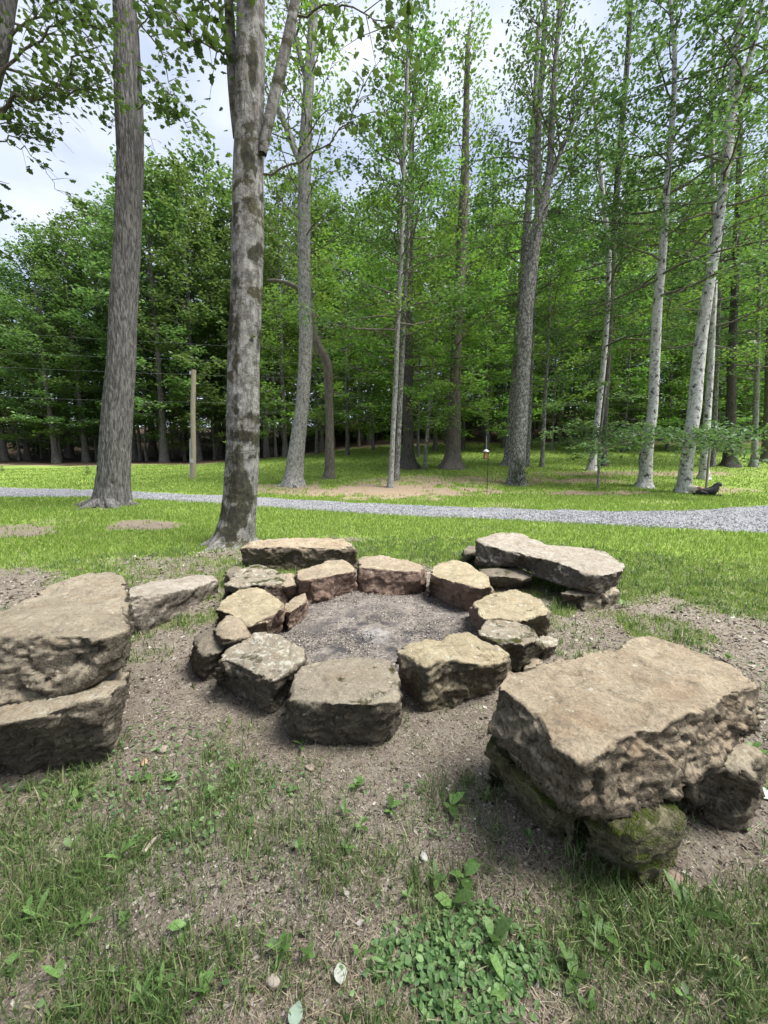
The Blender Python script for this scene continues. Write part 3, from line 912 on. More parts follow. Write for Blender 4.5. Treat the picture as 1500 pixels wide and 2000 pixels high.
# leaf litter and chips over the worn ground
k = 260000
az = R(-50) + rs.random(k) * R(100)
rad = 0.5 * (9.5 / 0.5) ** rs.random(k)
lx, ly = rad * np.sin(az), rad * np.cos(az)
gm = grass_mask(lx, ly)
dp = np.hypot(lx - PIT[0], ly - PIT[1])
pn = fbm(np.stack([lx * 1.1, ly * 1.1, 0 * lx], 1), 3, 55)
keep = (rs.random(k) < np.clip(1.0 - 0.75 * gm + 0.25 * pn, 0.12, 1)) & (dp > 0.75) & (ly < 8)
lx, ly = lx[keep], ly[keep]
ls = rs.uniform(0.003, 0.011, len(lx)) * np.where(rs.random(len(lx)) < 0.06, 2.4, 1.0) * np.clip(np.hypot(lx, ly) / 2.0, 0.8, 2.4)
chips('leaf_litter', lx, ly, gzf(lx, ly), 0, 0, 4,
      [(0, (0.02, 0.016, 0.013)), (0.25, (0.07, 0.054, 0.044)), (0.5, (0.19, 0.155, 0.128)), (0.75, (0.25, 0.222, 0.182)), (0.95, (0.33, 0.298, 0.255)), (1, (0.46, 0.425, 0.385))], asizes=ls)

# ------------------------------------------------------------------ wood and leaves
def tube(P, rad, sides, jitter=None):
    P = np.asarray(P, float); rad = np.asarray(rad, float)
    n = len(P)
    T = np.gradient(P, axis=0)
    T /= np.linalg.norm(T, axis=1, keepdims=True) + 1e-9
    ref = np.array([1.0, 0.13, 0.0]) if abs(T[:, 2]).mean() > 0.6 else np.array([0.05, 0.1, 1.0])
    U = np.cross(T, ref); U /= np.linalg.norm(U, axis=1, keepdims=True) + 1e-9
    W = np.cross(T, U)
    a = np.linspace(0, 2 * np.pi, sides, endpoint=False)
    rr = rad[:, None] * (np.ones((1, sides)) if jitter is None else jitter)
    V = P[:, None] + rr[..., None] * (np.cos(a)[None, :, None] * U[:, None] + np.sin(a)[None, :, None] * W[:, None])
    i, j = np.meshgrid(np.arange(n - 1), np.arange(sides), indexing='ij')
    j2 = (j + 1) % sides
    F = np.stack([i * sides + j, (i + 1) * sides + j, (i + 1) * sides + j2, i * sides + j2], -1).reshape(-1, 4)
    return V.reshape(-1, 3), F


class Wood:
    def __init__(s): s.v, s.f, s.n = [], [], 0

    def add(s, P, rad, sides=5, jitter=None):
        v, f = tube(P, rad, sides, jitter)
        s.v.append(v); s.f.append(f + s.n); s.n += len(v)

    def mesh(s, name, off=(0, 0, 0)):
        return mesh_np(name, np.concatenate(s.v) - np.array(off), np.concatenate(s.f), None, True)


LEAF4 = (np.array([(0, 0, 0), (.45, .30, .07), (1, 0, -.04), (.45, -.30, .07)], float), np.array([(0, 1, 2, 3)]))
_mp = [(0, .0), (-.06, .30), (.18, .27), (.30, .56), (.45, .30), (.62, .34), (1.0, 0), (.62, -.34), (.45, -.30), (.30, -.56), (.18, -.27), (-.06, -.30)]
MAPLE = (np.array([(.28, 0, .05)] + [(x, y, -.10 * abs(y) - .05 * max(0, x - .6)) for x, y in _mp], float),
         np.array([(0, i + 1, (i + 1) % 12 + 1) for i in range(12)]))


def leaves_mesh(name, pos, size, tpl, seed, off=(0, 0, 0), flat=0.55, rnd=None, droop=0.25):
    rs = np.random.default_rng(seed)
    pos = np.asarray(pos, float)
    n = len(pos)
    N = np.stack([rs.normal(0, flat, n), rs.normal(0, flat, n), np.ones(n)], 1)
    N /= np.linalg.norm(N, axis=1, keepdims=True)
    an = rs.random(n) * 6.283
    D = np.stack([np.cos(an), np.sin(an), np.full(n, -droop)], 1)
    D -= N * (D * N).sum(1, keepdims=True)
    D /= np.linalg.norm(D, axis=1, keepdims=True)
    B = np.cross(N, D)
    tv, tf = tpl
    s = size * rs.uniform(0.65, 1.3, n)
    V = pos[:, None] + s[:, None, None] * (tv[None, :, 0, None] * D[:, None] + tv[None, :, 1, None] * B[:, None] + tv[None, :, 2, None] * N[:, None])
    k = len(tv)
    F = (tf[None] + k * np.arange(n)[:, None, None]).reshape(-1, tf.shape[1])
    r = rs.random(n) if rnd is None else np.clip(rnd + rs.normal(0, 0.16, n), 0, 1)
    return mesh_np(name, V.reshape(-1, 3) - np.array(off), F, {'rnd': np.repeat(r, k)})


def pinterp(P, t):
    P = np.asarray(P); n = len(P) - 1
    x = np.clip(t, 0, 1) * n
    i = min(int(x), n - 1)
    return P[i] + (P[i + 1] - P[i]) * (x - i)


def grow(wood, rs, P, rad, t0, nb, lenf, elevf, leaves, per=12, twig_gap=0.42, lsp=0.22, t1=1.0, wsides=4, az0=None, flatten=0.5, bare=0.25, curve=0.15, azr=None):
    """limbs and twigs along the stem P between t0 and t1; leaf positions are appended to leaves"""
    g = rs.random() * 6.28
    for i in range(nb):
        t = t0 + (t1 - t0) * (i + rs.random()) / nb
        o = pinterp(P, t); r0 = float(np.interp(t, np.linspace(0, 1, len(rad)), rad))
        az = g + i * 2.4 + rs.normal(0, 0.4)
        if azr is not None: az = azr[0] + (azr[1] - azr[0]) * rs.random()
        u = (t - t0) / max(1e-6, t1 - t0)
        el = elevf(u) + rs.normal(0, 0.13)
        L = max(0.4, lenf(u) * rs.uniform(0.65, 1.25))
        m = 6
        bp = [o]
        d_el = el; d_az = az
        for q in range(m):
            d = np.array([math.cos(d_az) * math.cos(d_el), math.sin(d_az) * math.cos(d_el), math.sin(d_el)])
            bp.append(bp[-1] + d * L / m)
            d_el += curve * rs.normal(0.1, 0.8); d_az += rs.normal(0, 0.18)
        bp = np.array(bp)
        rb = min(r0 * 0.5, 0.010 * L + 0.008)
        wood.add(bp, np.linspace(rb, 0.004, m + 1), wsides)
        ntw = max(2, int(L / twig_gap))
        for q in range(ntw):
            s = bare + (1 - bare) * (q + rs.random()) / ntw
            c = pinterp(bp, s)
            ta = az + (1 if q % 2 else -1) * rs.uniform(0.4, 1.25)
            te = el * 0.5 + rs.normal(0, 0.3)
            tl = (0.26 * L * (1.15 - s) + 0.35) * rs.uniform(0.7, 1.3)
            d = np.array([math.cos(ta) * math.cos(te), math.sin(ta) * math.cos(te), math.sin(te)])
            e = c + d * tl
            if wsides > 3 or q % 2 == 0: wood.add(np.array([c, (c + e) / 2 + [0, 0, 0.03], e]), [rb * 0.35 + 0.003, 0.005, 0.003], 3)
            nl = max(2, int(per * (0.5 + rs.random())))
            uu = rs.random(nl) ** 0.7
            lp = c + d * tl * uu[:, None] + rs.normal(0, lsp, (nl, 3)) * np.array([1, 1, flatten])
            leaves.append(lp)


L_FOREST = leaf_mat('leaf_forest', (0.055, 0.115, 0.035), (0.098, 0.178, 0.048), (0.15, 0.24, 0.062))
L_UNDER = leaf_mat('leaf_understory', (0.065, 0.15, 0.022), (0.11, 0.22, 0.032), (0.165, 0.28, 0.045), trans=0.5)
L_TALL = leaf_mat('leaf_tall', (0.032, 0.08, 0.028), (0.06, 0.135, 0.04), (0.095, 0.18, 0.055), trans=0.45, spread=0.06)
L_NEAR = leaf_mat('leaf_maple', (0.03, 0.055, 0.02), (0.045, 0.085, 0.025), (0.075, 0.13, 0.03), trans=0.35, spread=0.04)
L_BRIGHT = leaf_mat('leaf_bright', (0.13, 0.25, 0.045), (0.19, 0.34, 0.065), (0.27, 0.43, 0.10), trans=0.55, spread=0.05)
L_SAP = leaf_mat('leaf_sapling', (0.14, 0.24, 0.08), (0.22, 0.34, 0.12), (0.30, 0.41, 0.17), trans=0.5, spread=0.04)
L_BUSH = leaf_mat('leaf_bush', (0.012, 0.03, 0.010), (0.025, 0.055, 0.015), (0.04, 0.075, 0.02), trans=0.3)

B_OAK = bark_mat('bark_ridged', (0.045, 0.041, 0.04), (0.165, 0.16, 0.153), (0.11, 0.106, 0.101), 'ridge', 0.25)
B_MAPLE = bark_mat('bark_flaked', (0.045, 0.038, 0.034), (0.18, 0.173, 0.158), (0.09, 0.083, 0.077), 'pale', 0.66, 0.62, (0.30, 0.295, 0.28))
B_GREY = bark_mat('bark_grey', (0.085, 0.078, 0.072), (0.24, 0.235, 0.215), (0.15, 0.145, 0.135), 'pale', 0.6, 0.0, (0.35, 0.35, 0.325))
B_BIRCH = bark_mat('bark_birch', (0.045, 0.04, 0.036), (0.38, 0.37, 0.35), (0.24, 0.235, 0.22), 'pale', 0.62, 0.0, (0.60, 0.60, 0.58))
B_DARKW = bark_mat('bark_mottled', (0.05, 0.045, 0.04), (0.22, 0.215, 0.195), (0.12, 0.115, 0.105), 'pale', 0.8, 0.0, (0.40, 0.395, 0.37))
B_BROWN = bark_mat('bark_brown', (0.07, 0.06, 0.05), (0.17, 0.15, 0.125), (0.12, 0.105, 0.09), 'ridge', 0.3)
B_DARK = bark_mat('bark_dark', (0.035, 0.031, 0.028), (0.10, 0.09, 0.08), (0.07, 0.064, 0.058), 'ridge', 0.3)
B_FOR = bark_mat('bark_forest', (0.05, 0.045, 0.04), (0.15, 0.14, 0.125), (0.10, 0.095, 0.085), 'ridge', 0.3)


def stem_path(pts, Y, top=None, topr=0.03, rings=80, base_sink=0.2, lean=None):
    """pts = (px, py, width px) from the foot up, in the plane at depth Y; continued to height top"""
    P, Rr = [], []
    for (px, py, wd) in pts:
        v = ray(px, py); s = Y / v[1]
        P.append(np.array([0, 0, H]) + v * s)
        Rr.append(wd / 2 * s / FPX)
    P, Rr = np.array(P), np.array(Rr)
    if top is not None and P[-1][2] < top:
        d = P[-1] - P[max(0, len(P) - 3)]; d /= d[2]
        h = top - P[-1][2]
        P = np.concatenate([P, [P[-1] + d * h * 0.5, P[-1] + d * h * 0.9 + [0.2, 0.1, 0]]])
        Rr = np.concatenate([Rr, [Rr[-1] * 0.5 + topr * 0.3, topr]])
    d0 = (P[0] - P[1]); d0 /= abs(d0[2]) + 1e-6
    P = np.concatenate([[P[0] + np.array([0, 0, -base_sink])], P])
    Rr = np.concatenate([[Rr[0] * 1.12], Rr])
    seg = np.concatenate([[0], np.cumsum(np.linalg.norm(np.diff(P, axis=0), axis=1))])
    u = np.linspace(0, seg[-1], rings)
    PP = np.stack([np.interp(u, seg, P[:, k]) for k in range(3)], 1)
    RR = np.interp(u, seg, Rr)
    k = np.array([1, 2, 3, 2, 1.0]); k /= k.sum()
    for _ in range(2):
        Q = np.stack([np.convolve(np.pad(PP[:, c], 2, 'edge'), k, 'valid') for c in range(3)], 1)
        Q[0], Q[-1] = PP[0], PP[-1]; PP = Q
    return PP, RR


LASTJ = {}


def stem_jit(P, rad, sides, seed, ridge=0.0, lump=0.05, roots=0, root_amp=0.0, root_h=0.5, kz=1.2):
    a = np.linspace(0, 2 * np.pi, sides, endpoint=False)
    A, Z = np.meshgrid(a, P[:, 2])
    p = np.stack([np.cos(A).ravel() * 1.2, np.sin(A).ravel() * 1.2, Z.ravel() * 0.7], 1)
    j = 1 + lump * fbm(p + seed * 3.1, 3, seed).reshape(A.shape)
    if ridge > 0:
        q = np.stack([np.cos(A).ravel() * 12, np.sin(A).ravel() * 12, Z.ravel() * kz * 1.8], 1)
        q = q + 0.5 * fbm(q * 0.6, 2, seed + 8)[:, None]
        rg = np.abs(vnoise(q, seed + 5)).reshape(A.shape)
        rg2 = np.abs(vnoise(q * np.array([2.1, 2.1, 2.4]), seed + 6)).reshape(A.shape)
        rv = np.minimum(rg * 2.4, 1) * 0.67 + 0.33 * np.minimum(rg2 * 2, 1)
        j = j + ridge * 1.5 * (rv - 0.6)
        j = j - (j[len(j) // 3:].mean() - 1)
        LASTJ['v'] = rv
    if roots:
        z0 = P[1, 2]
        f = np.exp(-np.maximum(0, Z - z0) / root_h)
        ph = seed * 1.7
        j = j + root_amp * f * (0.45 + 0.55 * np.cos(roots * A + ph + 0.8 * np.sin(2 * A + seed)))
    return j


def tree(name, label, pts, Y, bark, top, crown=None, sides=24, rings=90, seed=1, ridge=0.0, lump=0.05, roots=5, root_amp=0.3, root_h=0.35, moss=(),
         limbs=(), leafmat=None, leafsize=0.15, sprays=(), group=None, cat='tree', kz=1.2, tpl=LEAF4, flat=0.55, rndbias=None, topr=0.03):
    foot = G(pts[0][0], pts[0][1]) if Y is None else None
    if Y is None: Y = foot[1]
    P, rad = stem_path(pts, Y, top, rings=rings, topr=topr)
    base = np.array([P[0][0], P[0][1], float(gz(P[0][0], P[0][1]))])
    e = thing(name, base, label, cat, group)
    W = Wood()
    LASTJ.clear()
    W.add(P, rad, sides, stem_jit(P, rad, sides, seed, ridge, lump, roots, root_amp * 0.5, root_h, kz))
    furrow = LASTJ.get('v')
    if roots:
        rs0 = np.random.default_rng(seed + 900)
        for q in range(roots + 1):
            an = q * 6.283 / (roots + 1) + rs0.normal(0, 0.3)
            r0 = rad[2]; L = r0 * rs0.uniform(1.15, 1.9)
            rp = []
            for s in np.linspace(0.3, 1, 7):
                x, y = P[0][0] + math.cos(an) * L * s, P[0][1] + math.sin(an) * L * s
                an += rs0.normal(0, 0.08)
                rp.append((x, y, float(gz(x, y)) + r0 * 0.55 * (1 - s) ** 1.5 - 0.03))
            W.add(np.array(rp), np.linspace(r0 * 0.3, r0 * 0.05, 7), 6)
    tme = W.mesh('trunk', base)
    fv = np.full(len(tme.vertices), 0.7, np.float32)
    if furrow is not None: fv[:furrow.size] = furrow.ravel()
    tme.attributes.new('ridge', 'FLOAT', 'POINT').data.foreach_set('value', fv)
    if moss:
        tv = np.array([v.co[:] for v in tme.vertices]) + base
        qx, qy = project(tv[:, 0], tv[:, 1], tv[:, 2])
        mv = np.zeros(len(tv))
        for (my, mh, ma, mx_, mw) in moss:
            mv = np.maximum(mv, ma * np.exp(-((qy - my) / mh) ** 2) * np.exp(-((qx - mx_) / mw) ** 2))
        mv = mv + 0.5 * fbm(tv * np.array([6, 6, 5]), 4, 71, 0.65) * (mv > 0.08)
        tme.attributes.new('moss', 'FLOAT', 'POINT').data.foreach_set('value', mv.astype(np.float32))
    obj('trunk', tme, bark, e)
    rs = np.random.default_rng(seed)
    leaves = []
    BW = Wood()
    paths = [(P, rad)]
    for (lp, lY, ltop) in limbs:
        LP, LR = stem_path(lp, Y + lY, ltop, rings=50, base_sink=0.0)
        LW = Wood(); LW.add(LP, LR, 12, stem_jit(LP, LR, 12, seed + 3, ridge * .6, lump))
        obj('limb', LW.mesh('limb', base), bark, e)
        paths.append((LP, LR))
    if crown:
        for (PP, RR) in (paths if crown.get('all', True) else paths[:1]):
            kw = {k: v for k, v in crown.items() if k not in ('all', 'z0', 'nb')}
            zz = PP[:, 2]
            t0 = float(np.interp(crown['z0'], zz, np.linspace(0, 1, len(zz)))) if zz[0] < crown['z0'] else 0.15
            nb = crown['nb'] if PP is P else int(crown['nb'] * 0.45)
            grow(BW, rs, PP, RR, t0, nb, leaves=leaves, **kw)
    for sp in sprays: spray(BW, rs, leaves, Y=Y, **sp)
    if BW.n: tag(obj('branch', BW.mesh('branch', base), B_BROWN, e), None, None, None, 'stuff')
    if leaves:
        pos = np.concatenate(leaves)
        pos = pos[pos[:, 2] > gz(pos[:, 0], pos[:, 1]) + 0.15]
        obj('crown', leaves_mesh('crown', pos, leafsize, tpl, seed, base, flat), leafmat or L_TALL, e)
    return e


def spray(wood, rs, leaves, Y, path, dY=0.0, n=40, sp=0.25, r=0.02, flat=0.4, dY1=None, twigs=10, tl=0.6, bare=0.25):
    """one bough followed in the photograph: path = pixels at depth Y + dY (to Y + dY1)"""
    dY1 = dY if dY1 is None else dY1
    m = len(path)
    P = np.array([atY(p[0], p[1], Y + dY + (dY1 - dY) * i / max(1, m - 1)) for i, p in enumerate(path)])
    u = np.linspace(0, m - 1, 14)
    P = np.stack([np.interp(u, np.arange(m), P[:, k]) for k in range(3)], 1)
    P[1:-1] += rs.normal(0, 0.015, P[1:-1].shape) * np.linalg.norm(P[-1] - P[0])
    wood.add(P, np.linspace(r, 0.004, len(P)), 5)
    ax = P[-1] - P[0]; ax /= np.linalg.norm(ax)
    for q in range(twigs):
        s = bare + (1 - bare) * (q + rs.random()) / twigs
        c = pinterp(P, s)
        d = ax * rs.uniform(0.2, 0.8) + rs.normal(0, 0.6, 3) * np.array([1, 1, 0.6]); d /= np.linalg.norm(d)
        L = tl * rs.uniform(0.5, 1.3)
        e = c + d * L + np.array([0, 0, -0.05])
        wood.add(np.array([c, (c + e) / 2 + [0, 0, 0.03], e]), [r * 0.35 + 0.002, 0.004, 0.0025], 3)
        k = max(2, int(n / twigs * rs.uniform(0.6, 1.4)))
        uu = rs.random(k) ** 0.6
        leaves.append(c + (e - c) * uu[:, None] + rs.normal(0, sp, (k, 3)) * np.array([1, 1, flat]))


HALF = math.pi / 2
tall = lambda L0, L1: (lambda u: L0 + (L1 - L0) * u)
el_up = lambda a, b: (lambda u: a + (b - a) * u)

# --- named trees, foot first -------------------------------------------------
YL = G(218, 988)[1]
tree('oak_tree', 'thick grey tree with ridged bark standing before the gravel road at the left',
     [(219, 988, 74), (220, 975, 63), (221, 950, 56), (224, 900, 53), (230, 800, 50), (237, 700, 47), (241, 600, 46), (248, 500, 45), (252, 400, 45), (255, 300, 45), (253, 230, 47), (249, 150, 46), (247, 60, 41), (243, 0, 39)],
     YL, B_OAK, 17, dict(z0=12.5, nb=26, lenf=tall(3.6, 1.2), elevf=el_up(0.3, 1.1), per=12, lsp=0.2), sides=120, rings=420, seed=11, ridge=0.055, lump=0.04, roots=6, root_amp=0.35, root_h=0.3, kz=1.0,
     leafmat=L_NEAR, leafsize=0.14, tpl=MAPLE,
     sprays=[dict(path=[(268, 215), (300, 200), (345, 215), (388, 262)], n=110, sp=0.17, twigs=16, tl=0.5, dY=-0.2, dY1=-1.2),
             dict(path=[(268, 130), (300, 150), (330, 185), (370, 215)], n=90, sp=0.17, twigs=14, tl=0.5, dY1=-1.0),
             dict(path=[(266, 60), (285, 40), (300, 10), (330, -20)], n=60, sp=0.15, twigs=10, tl=0.5),
             dict(path=[(232, 240), (226, 230), (216, 245)], n=24, sp=0.12, twigs=6, tl=0.25, r=0.01),
             dict(path=[(278, 250), (290, 262), (305, 300)], n=0, sp=0.1, twigs=3, tl=0.3, r=0.008)])

YM = G(455, 1062)[1]
tree('maple_tree', 'pale mossy multi stemmed tree with flared roots behind the long stone block',
     [(456, 1062, 89), (460, 1045, 75), (466, 1010, 66), (471, 960, 62), (474, 900, 61), (476, 800, 60), (476, 700, 58), (480, 600, 57), (483, 500, 57), (484, 400, 59), (485, 320, 57), (487, 250, 54), (489, 100, 53), (490, 0, 52)],
     YM, B_MAPLE, 15, dict(z0=10.5, nb=16, lenf=tall(3.2, 1.2), elevf=el_up(0.4, 1.1), per=10, lsp=0.2), sides=96, rings=300, seed=12, moss=[(495, 16, .9, 495, 18), (815, 14, 1.0, 492, 22), (852, 26, 1.0, 480, 26), (945, 70, .95, 470, 30), (1015, 50, .85, 455, 46), (120, 170, .75, 494, 10), (300, 60, .6, 482, 9), (700, 300, .5, 462, 7), (385, 10, .7, 488, 30), (620, 60, .7, 449, 6), (890, 10, .7, 495, 20)], ridge=0.028, lump=0.06, roots=5, root_amp=0.42, root_h=0.22, kz=0.5,
     leafmat=L_NEAR, leafsize=0.10, tpl=MAPLE,
     limbs=[([(513, 300, 16), (520, 262, 20), (530, 210, 21), (548, 140, 21), (562, 80, 20), (574, 20, 19), (580, -20, 18)], -0.1, 14),
            ([(468, 270, 24), (459, 200, 23), (453, 120, 21), (449, 50, 19), (447, 0, 18)], 0.15, 14)],
     sprays=[dict(path=[(446, 110), (420, 96), (380, 75), (348, 40)], n=110, sp=0.14, twigs=16, tl=0.42, dY1=-0.5),
             dict(path=[(446, 40), (425, 20), (400, -10), (370, -40)], n=80, sp=0.14, twigs=12, tl=0.4),
             dict(path=[(515, 340), (570, 315), (640, 285), (690, 225), (710, 160)], n=50, sp=0.16, twigs=12, tl=0.4, dY1=-0.8, r=0.016, bare=0.45),
             dict(path=[(580, 30), (640, 5), (720, 30), (770, 60)], n=90, sp=0.18, twigs=14, tl=0.5, dY1=-1.0, r=0.014),
             dict(path=[(505, 660), (512, 652), (520, 640)], n=12, sp=0.05, twigs=4, tl=0.1, r=0.004, bare=0.1)])

tree('grey_tree', 'slender leaning grey tree with lichen spots just beyond the gravel road',
     [(573, 948, 46), (574, 930, 36), (577, 900, 32), (583, 850, 29), (590, 800, 26), (596, 720, 25), (598, 650, 26), (595, 580, 25), (594, 500, 25), (594, 400, 24), (595, 330, 25), (597, 270, 23), (601, 200, 22), (607, 100, 18), (614, 0, 17)],
     None, B_GREY, 19, dict(z0=9, nb=34, lenf=tall(3.0, 1.2), elevf=el_up(0.25, 1.1), per=12, lsp=0.3, twig_gap=0.4), sides=40, rings=160, seed=13, ridge=0.03, root_amp=0.3, leafsize=0.17, leafmat=L_UNDER,
     limbs=[([(590, 330, 12), (575, 290, 13), (560, 250, 12), (545, 215, 10), (538, 195, 7)], -0.1, None), ([(600, 160, 10), (588, 120, 10), (575, 60, 8), (560, 0, 7)], 0.1, 14)],
     sprays=[dict(path=[(590, 480), (578, 455), (560, 440)], n=0, twigs=2, tl=0.2, r=0.02),
             dict(path=[(585, 790), (560, 785), (535, 780)], n=60, sp=0.22, twigs=8, tl=0.5, r=0.012)])

tree('bent_tree', 'brown crooked tree whose stem kinks over towards the slender leaning grey tree',
     [(643, 934, 26), (644, 920, 20), (644, 860, 17), (643, 800, 16), (642, 750, 17), (641, 718, 18), (638, 704, 17), (628, 688, 17), (618, 670, 17), (613, 650, 15), (611, 622, 13), (606, 597, 12), (598, 577, 11), (582, 563, 9), (562, 553, 8), (541, 548, 7), (522, 548, 5)],
     G(643, 934)[1], B_BROWN, None, None, sides=22, rings=140, seed=14, root_amp=0.35, ridge=0.04, leafmat=L_UNDER, leafsize=0.16,
     sprays=[dict(path=[(634, 790), (622, 805), (612, 830)], n=60, sp=0.2, twigs=7, tl=0.4, r=0.01), dict(path=[(650, 740), (670, 720), (690, 715)], n=50, sp=0.2, twigs=7, tl=0.5, r=0.01)])

birch_c = lambda z0, nb=30, L=2.6, per=12: dict(z0=z0 - 1.5, nb=int(nb * 1.08), lenf=tall(L * 1.6, 1.2), elevf=el_up(-0.05, 0.85), per=int(per * 1.7), lsp=0.19, twig_gap=0.42, flatten=0.45)
tree('birch_tree', 'thin mottled birch leaning right in the bare patch across the road',
     [(762, 952, 15), (763, 940, 12), (766, 880, 10), (770, 800, 9.5), (774, 730, 9), (776, 650, 9), (780, 580, 9), (784, 500, 9), (787, 400, 8), (791, 250, 8), (797, 100, 7), (801, 0, 6)],
     None, B_GREY, 19, birch_c(8, 44, 2.8, 14), sides=16, rings=110, seed=15, root_amp=0.25, leafmat=L_TALL, leafsize=0.16)
tree('birch_tree', 'dark twin stem standing close behind the thin mottled birch',
     [(774, 938, 12), (776, 900, 10), (781, 800, 9), (786, 700, 9), (790, 600, 8), (797, 480, 8), (800, 350, 7)],
     G(774, 938)[1], B_DARKW, 18, birch_c(8, 26, 2.4), sides=14, rings=70, seed=16, leafmat=L_UNDER, leafsize=0.16)
tree('dark_tree', 'blackish tree with broad flared foot behind the thin mottled birch',
     [(797, 914, 46), (797, 900, 30), (797, 870, 21), (797, 780, 19), (798, 650, 18), (800, 500, 15), (803, 350, 12)],
     G(797, 914)[1], B_DARK, 24, birch_c(7, 52, 3.6, 13), sides=24, rings=80, seed=17, root_amp=0.4, root_h=0.5, leafmat=L_UNDER, leafsize=0.2)
tree('young_tree', 'bright leaved young tree with forked stem between the blackish tree and brown oak',
     [(829, 917, 8), (832, 880, 6.5), (836, 830, 6), (840, 780, 5), (846, 700, 4)],
     G(829, 917)[1], B_DARKW, 9.5, dict(z0=3.2, nb=26, lenf=tall(2.0, 0.8), elevf=el_up(0.0, 0.7), per=14, lsp=0.22, twig_gap=0.35), sides=10, rings=40, seed=18, roots=0, leafmat=L_BRIGHT, leafsize=0.17, flat=0.35,
     sprays=[dict(path=[(884, 690), (860, 680), (830, 688), (805, 705)], n=416, sp=0.13, twigs=16, tl=0.5, dY=-0.5, dY1=-2.5, flat=0.3, r=0.015),
             dict(path=[(890, 755), (870, 745), (845, 757), (812, 780)], n=416, sp=0.13, twigs=16, tl=0.5, dY=-0.5, dY1=-3.5, flat=0.3),
             dict(path=[(890, 745), (915, 755), (940, 770), (955, 795)], n=448, sp=0.13, twigs=16, tl=0.5, dY=-0.5, dY1=-4, flat=0.3),
             dict(path=[(890, 790), (930, 800), (960, 825), (990, 848)], n=448, sp=0.13, twigs=16, tl=0.5, dY=-0.5, dY1=-4, flat=0.3),
             dict(path=[(895, 640), (930, 650), (960, 675), (985, 700)], n=416, sp=0.13, twigs=16, tl=0.5, dY=-0.5, dY1=-2.5, flat=0.3, r=0.015),
             dict(path=[(893, 600), (860, 610), (830, 640), (800, 650)], n=416, sp=0.13, twigs=16, tl=0.5, dY=-0.5, dY1=-2.5, flat=0.3, r=0.015)],
     limbs=[([(835, 842, 3.5), (845, 828, 3.5), (858, 818, 3), (870, 806, 2)], 0, None)])
tree('oak_tree', 'stout brown tree with a wide root flare standing in the shade beyond the bare patch',
     [(882, 914, 52), (884, 902, 37), (885, 880, 29), (887, 820, 25), (889, 740, 21), (892, 660, 20), (897, 560, 20), (903, 450, 21), (907, 380, 18), (910, 250, 13), (913, 100, 9)],
     None, B_BROWN, 25, dict(z0=7.5, nb=54, lenf=tall(4.0, 1.2), elevf=el_up(0.1, 1.0), per=14, lsp=0.3), sides=32, rings=110, seed=19, ridge=0.04, root_amp=0.42, root_h=0.35, leafmat=L_UNDER, leafsize=0.19)
YB = G(1008, 946)[1]
tree('maple_tree', 'large mottled tree forking high up with a leafy tuft at its foot',
     [(1008, 946, 40), (1009, 930, 32), (1011, 900, 28), (1015, 850, 26), (1019, 800, 25), (1024, 700, 25), (1028, 600, 27), (1034, 550, 25), (1041, 500, 22), (1049, 450, 22), (1056, 415, 24), (1061, 395, 22), (1068, 370, 15), (1076, 300, 12), (1079, 200, 11), (1088, 80, 9), (1095, 0, 8)],
     YB, B_DARKW, 23, dict(z0=10, nb=40, lenf=tall(3.2, 1.2), elevf=el_up(0.35, 1.1), per=13, lsp=0.3), sides=40, rings=170, seed=20, ridge=0.03, root_amp=0.4, root_h=0.25, leafmat=L_TALL, leafsize=0.17,
     limbs=[([(1055, 405, 16), (1050, 370, 15), (1049, 300, 13), (1054, 200, 11), (1062, 80, 9), (1066, 0, 8)], 0.1, 22), ([(1072, 365, 7), (1090, 310, 6.5), (1112, 260, 6), (1135, 200, 5)], -0.1, 15)])
tree('maple_tree', 'slim mottled tree with a long surface root left behind the large forking tree',
     [(992, 908, 28), (995, 895, 21), (997, 860, 18), (1001, 800, 16), (1006, 720, 14), (1012, 640, 13), (1020, 540, 14), (1028, 450, 15), (1036, 350, 13), (1045, 200, 10), (1052, 50, 7)],
     None, B_DARKW, 23, birch_c(9.5, 34, 3.0), sides=24, rings=100, seed=21, root_amp=0.4, leafmat=L_TALL, leafsize=0.17)
tree('maple_tree', 'thin dark stem half hidden to the right behind the large forking tree',
     [(1028, 911, 14), (1030, 890, 10), (1033, 820, 9.5), (1037, 720, 9), (1041, 620, 9), (1046, 520, 8)],
     None, B_DARKW, 20, birch_c(8.5, 30, 2.6), sides=16, rings=70, seed=22, leafmat=L_UNDER, leafsize=0.17)
tree('young_tree', 'straight thin young tree alone on the shaded lawn right of the large forking tree',
     [(1058, 912, 9), (1060, 880, 7.5), (1063, 810, 7), (1067, 740, 6), (1072, 650, 5), (1076, 560, 4)],
     None, B_DARKW, 15, dict(z0=5, nb=40, lenf=tall(2.2, 0.8), elevf=el_up(0.0, 0.8), per=13, lsp=0.25, twig_gap=0.35), sides=12, rings=60, seed=23, roots=3, leafmat=L_UNDER, leafsize=0.17)
tree('birch_tree', 'short leaning white stem in the clump behind the layered sapling',
     [(1155, 918, 20), (1157, 905, 14), (1160, 880, 12), (1164, 840, 11), (1170, 790, 10), (1180, 700, 10), (1187, 600, 9), (1190, 500, 9), (1180, 400, 8), (1168, 290, 7), (1160, 180, 6)],
     None, B_BIRCH, 20, birch_c(8.5, 34, 2.8), sides=18, rings=100, seed=24, leafmat=L_TALL, leafsize=0.17)
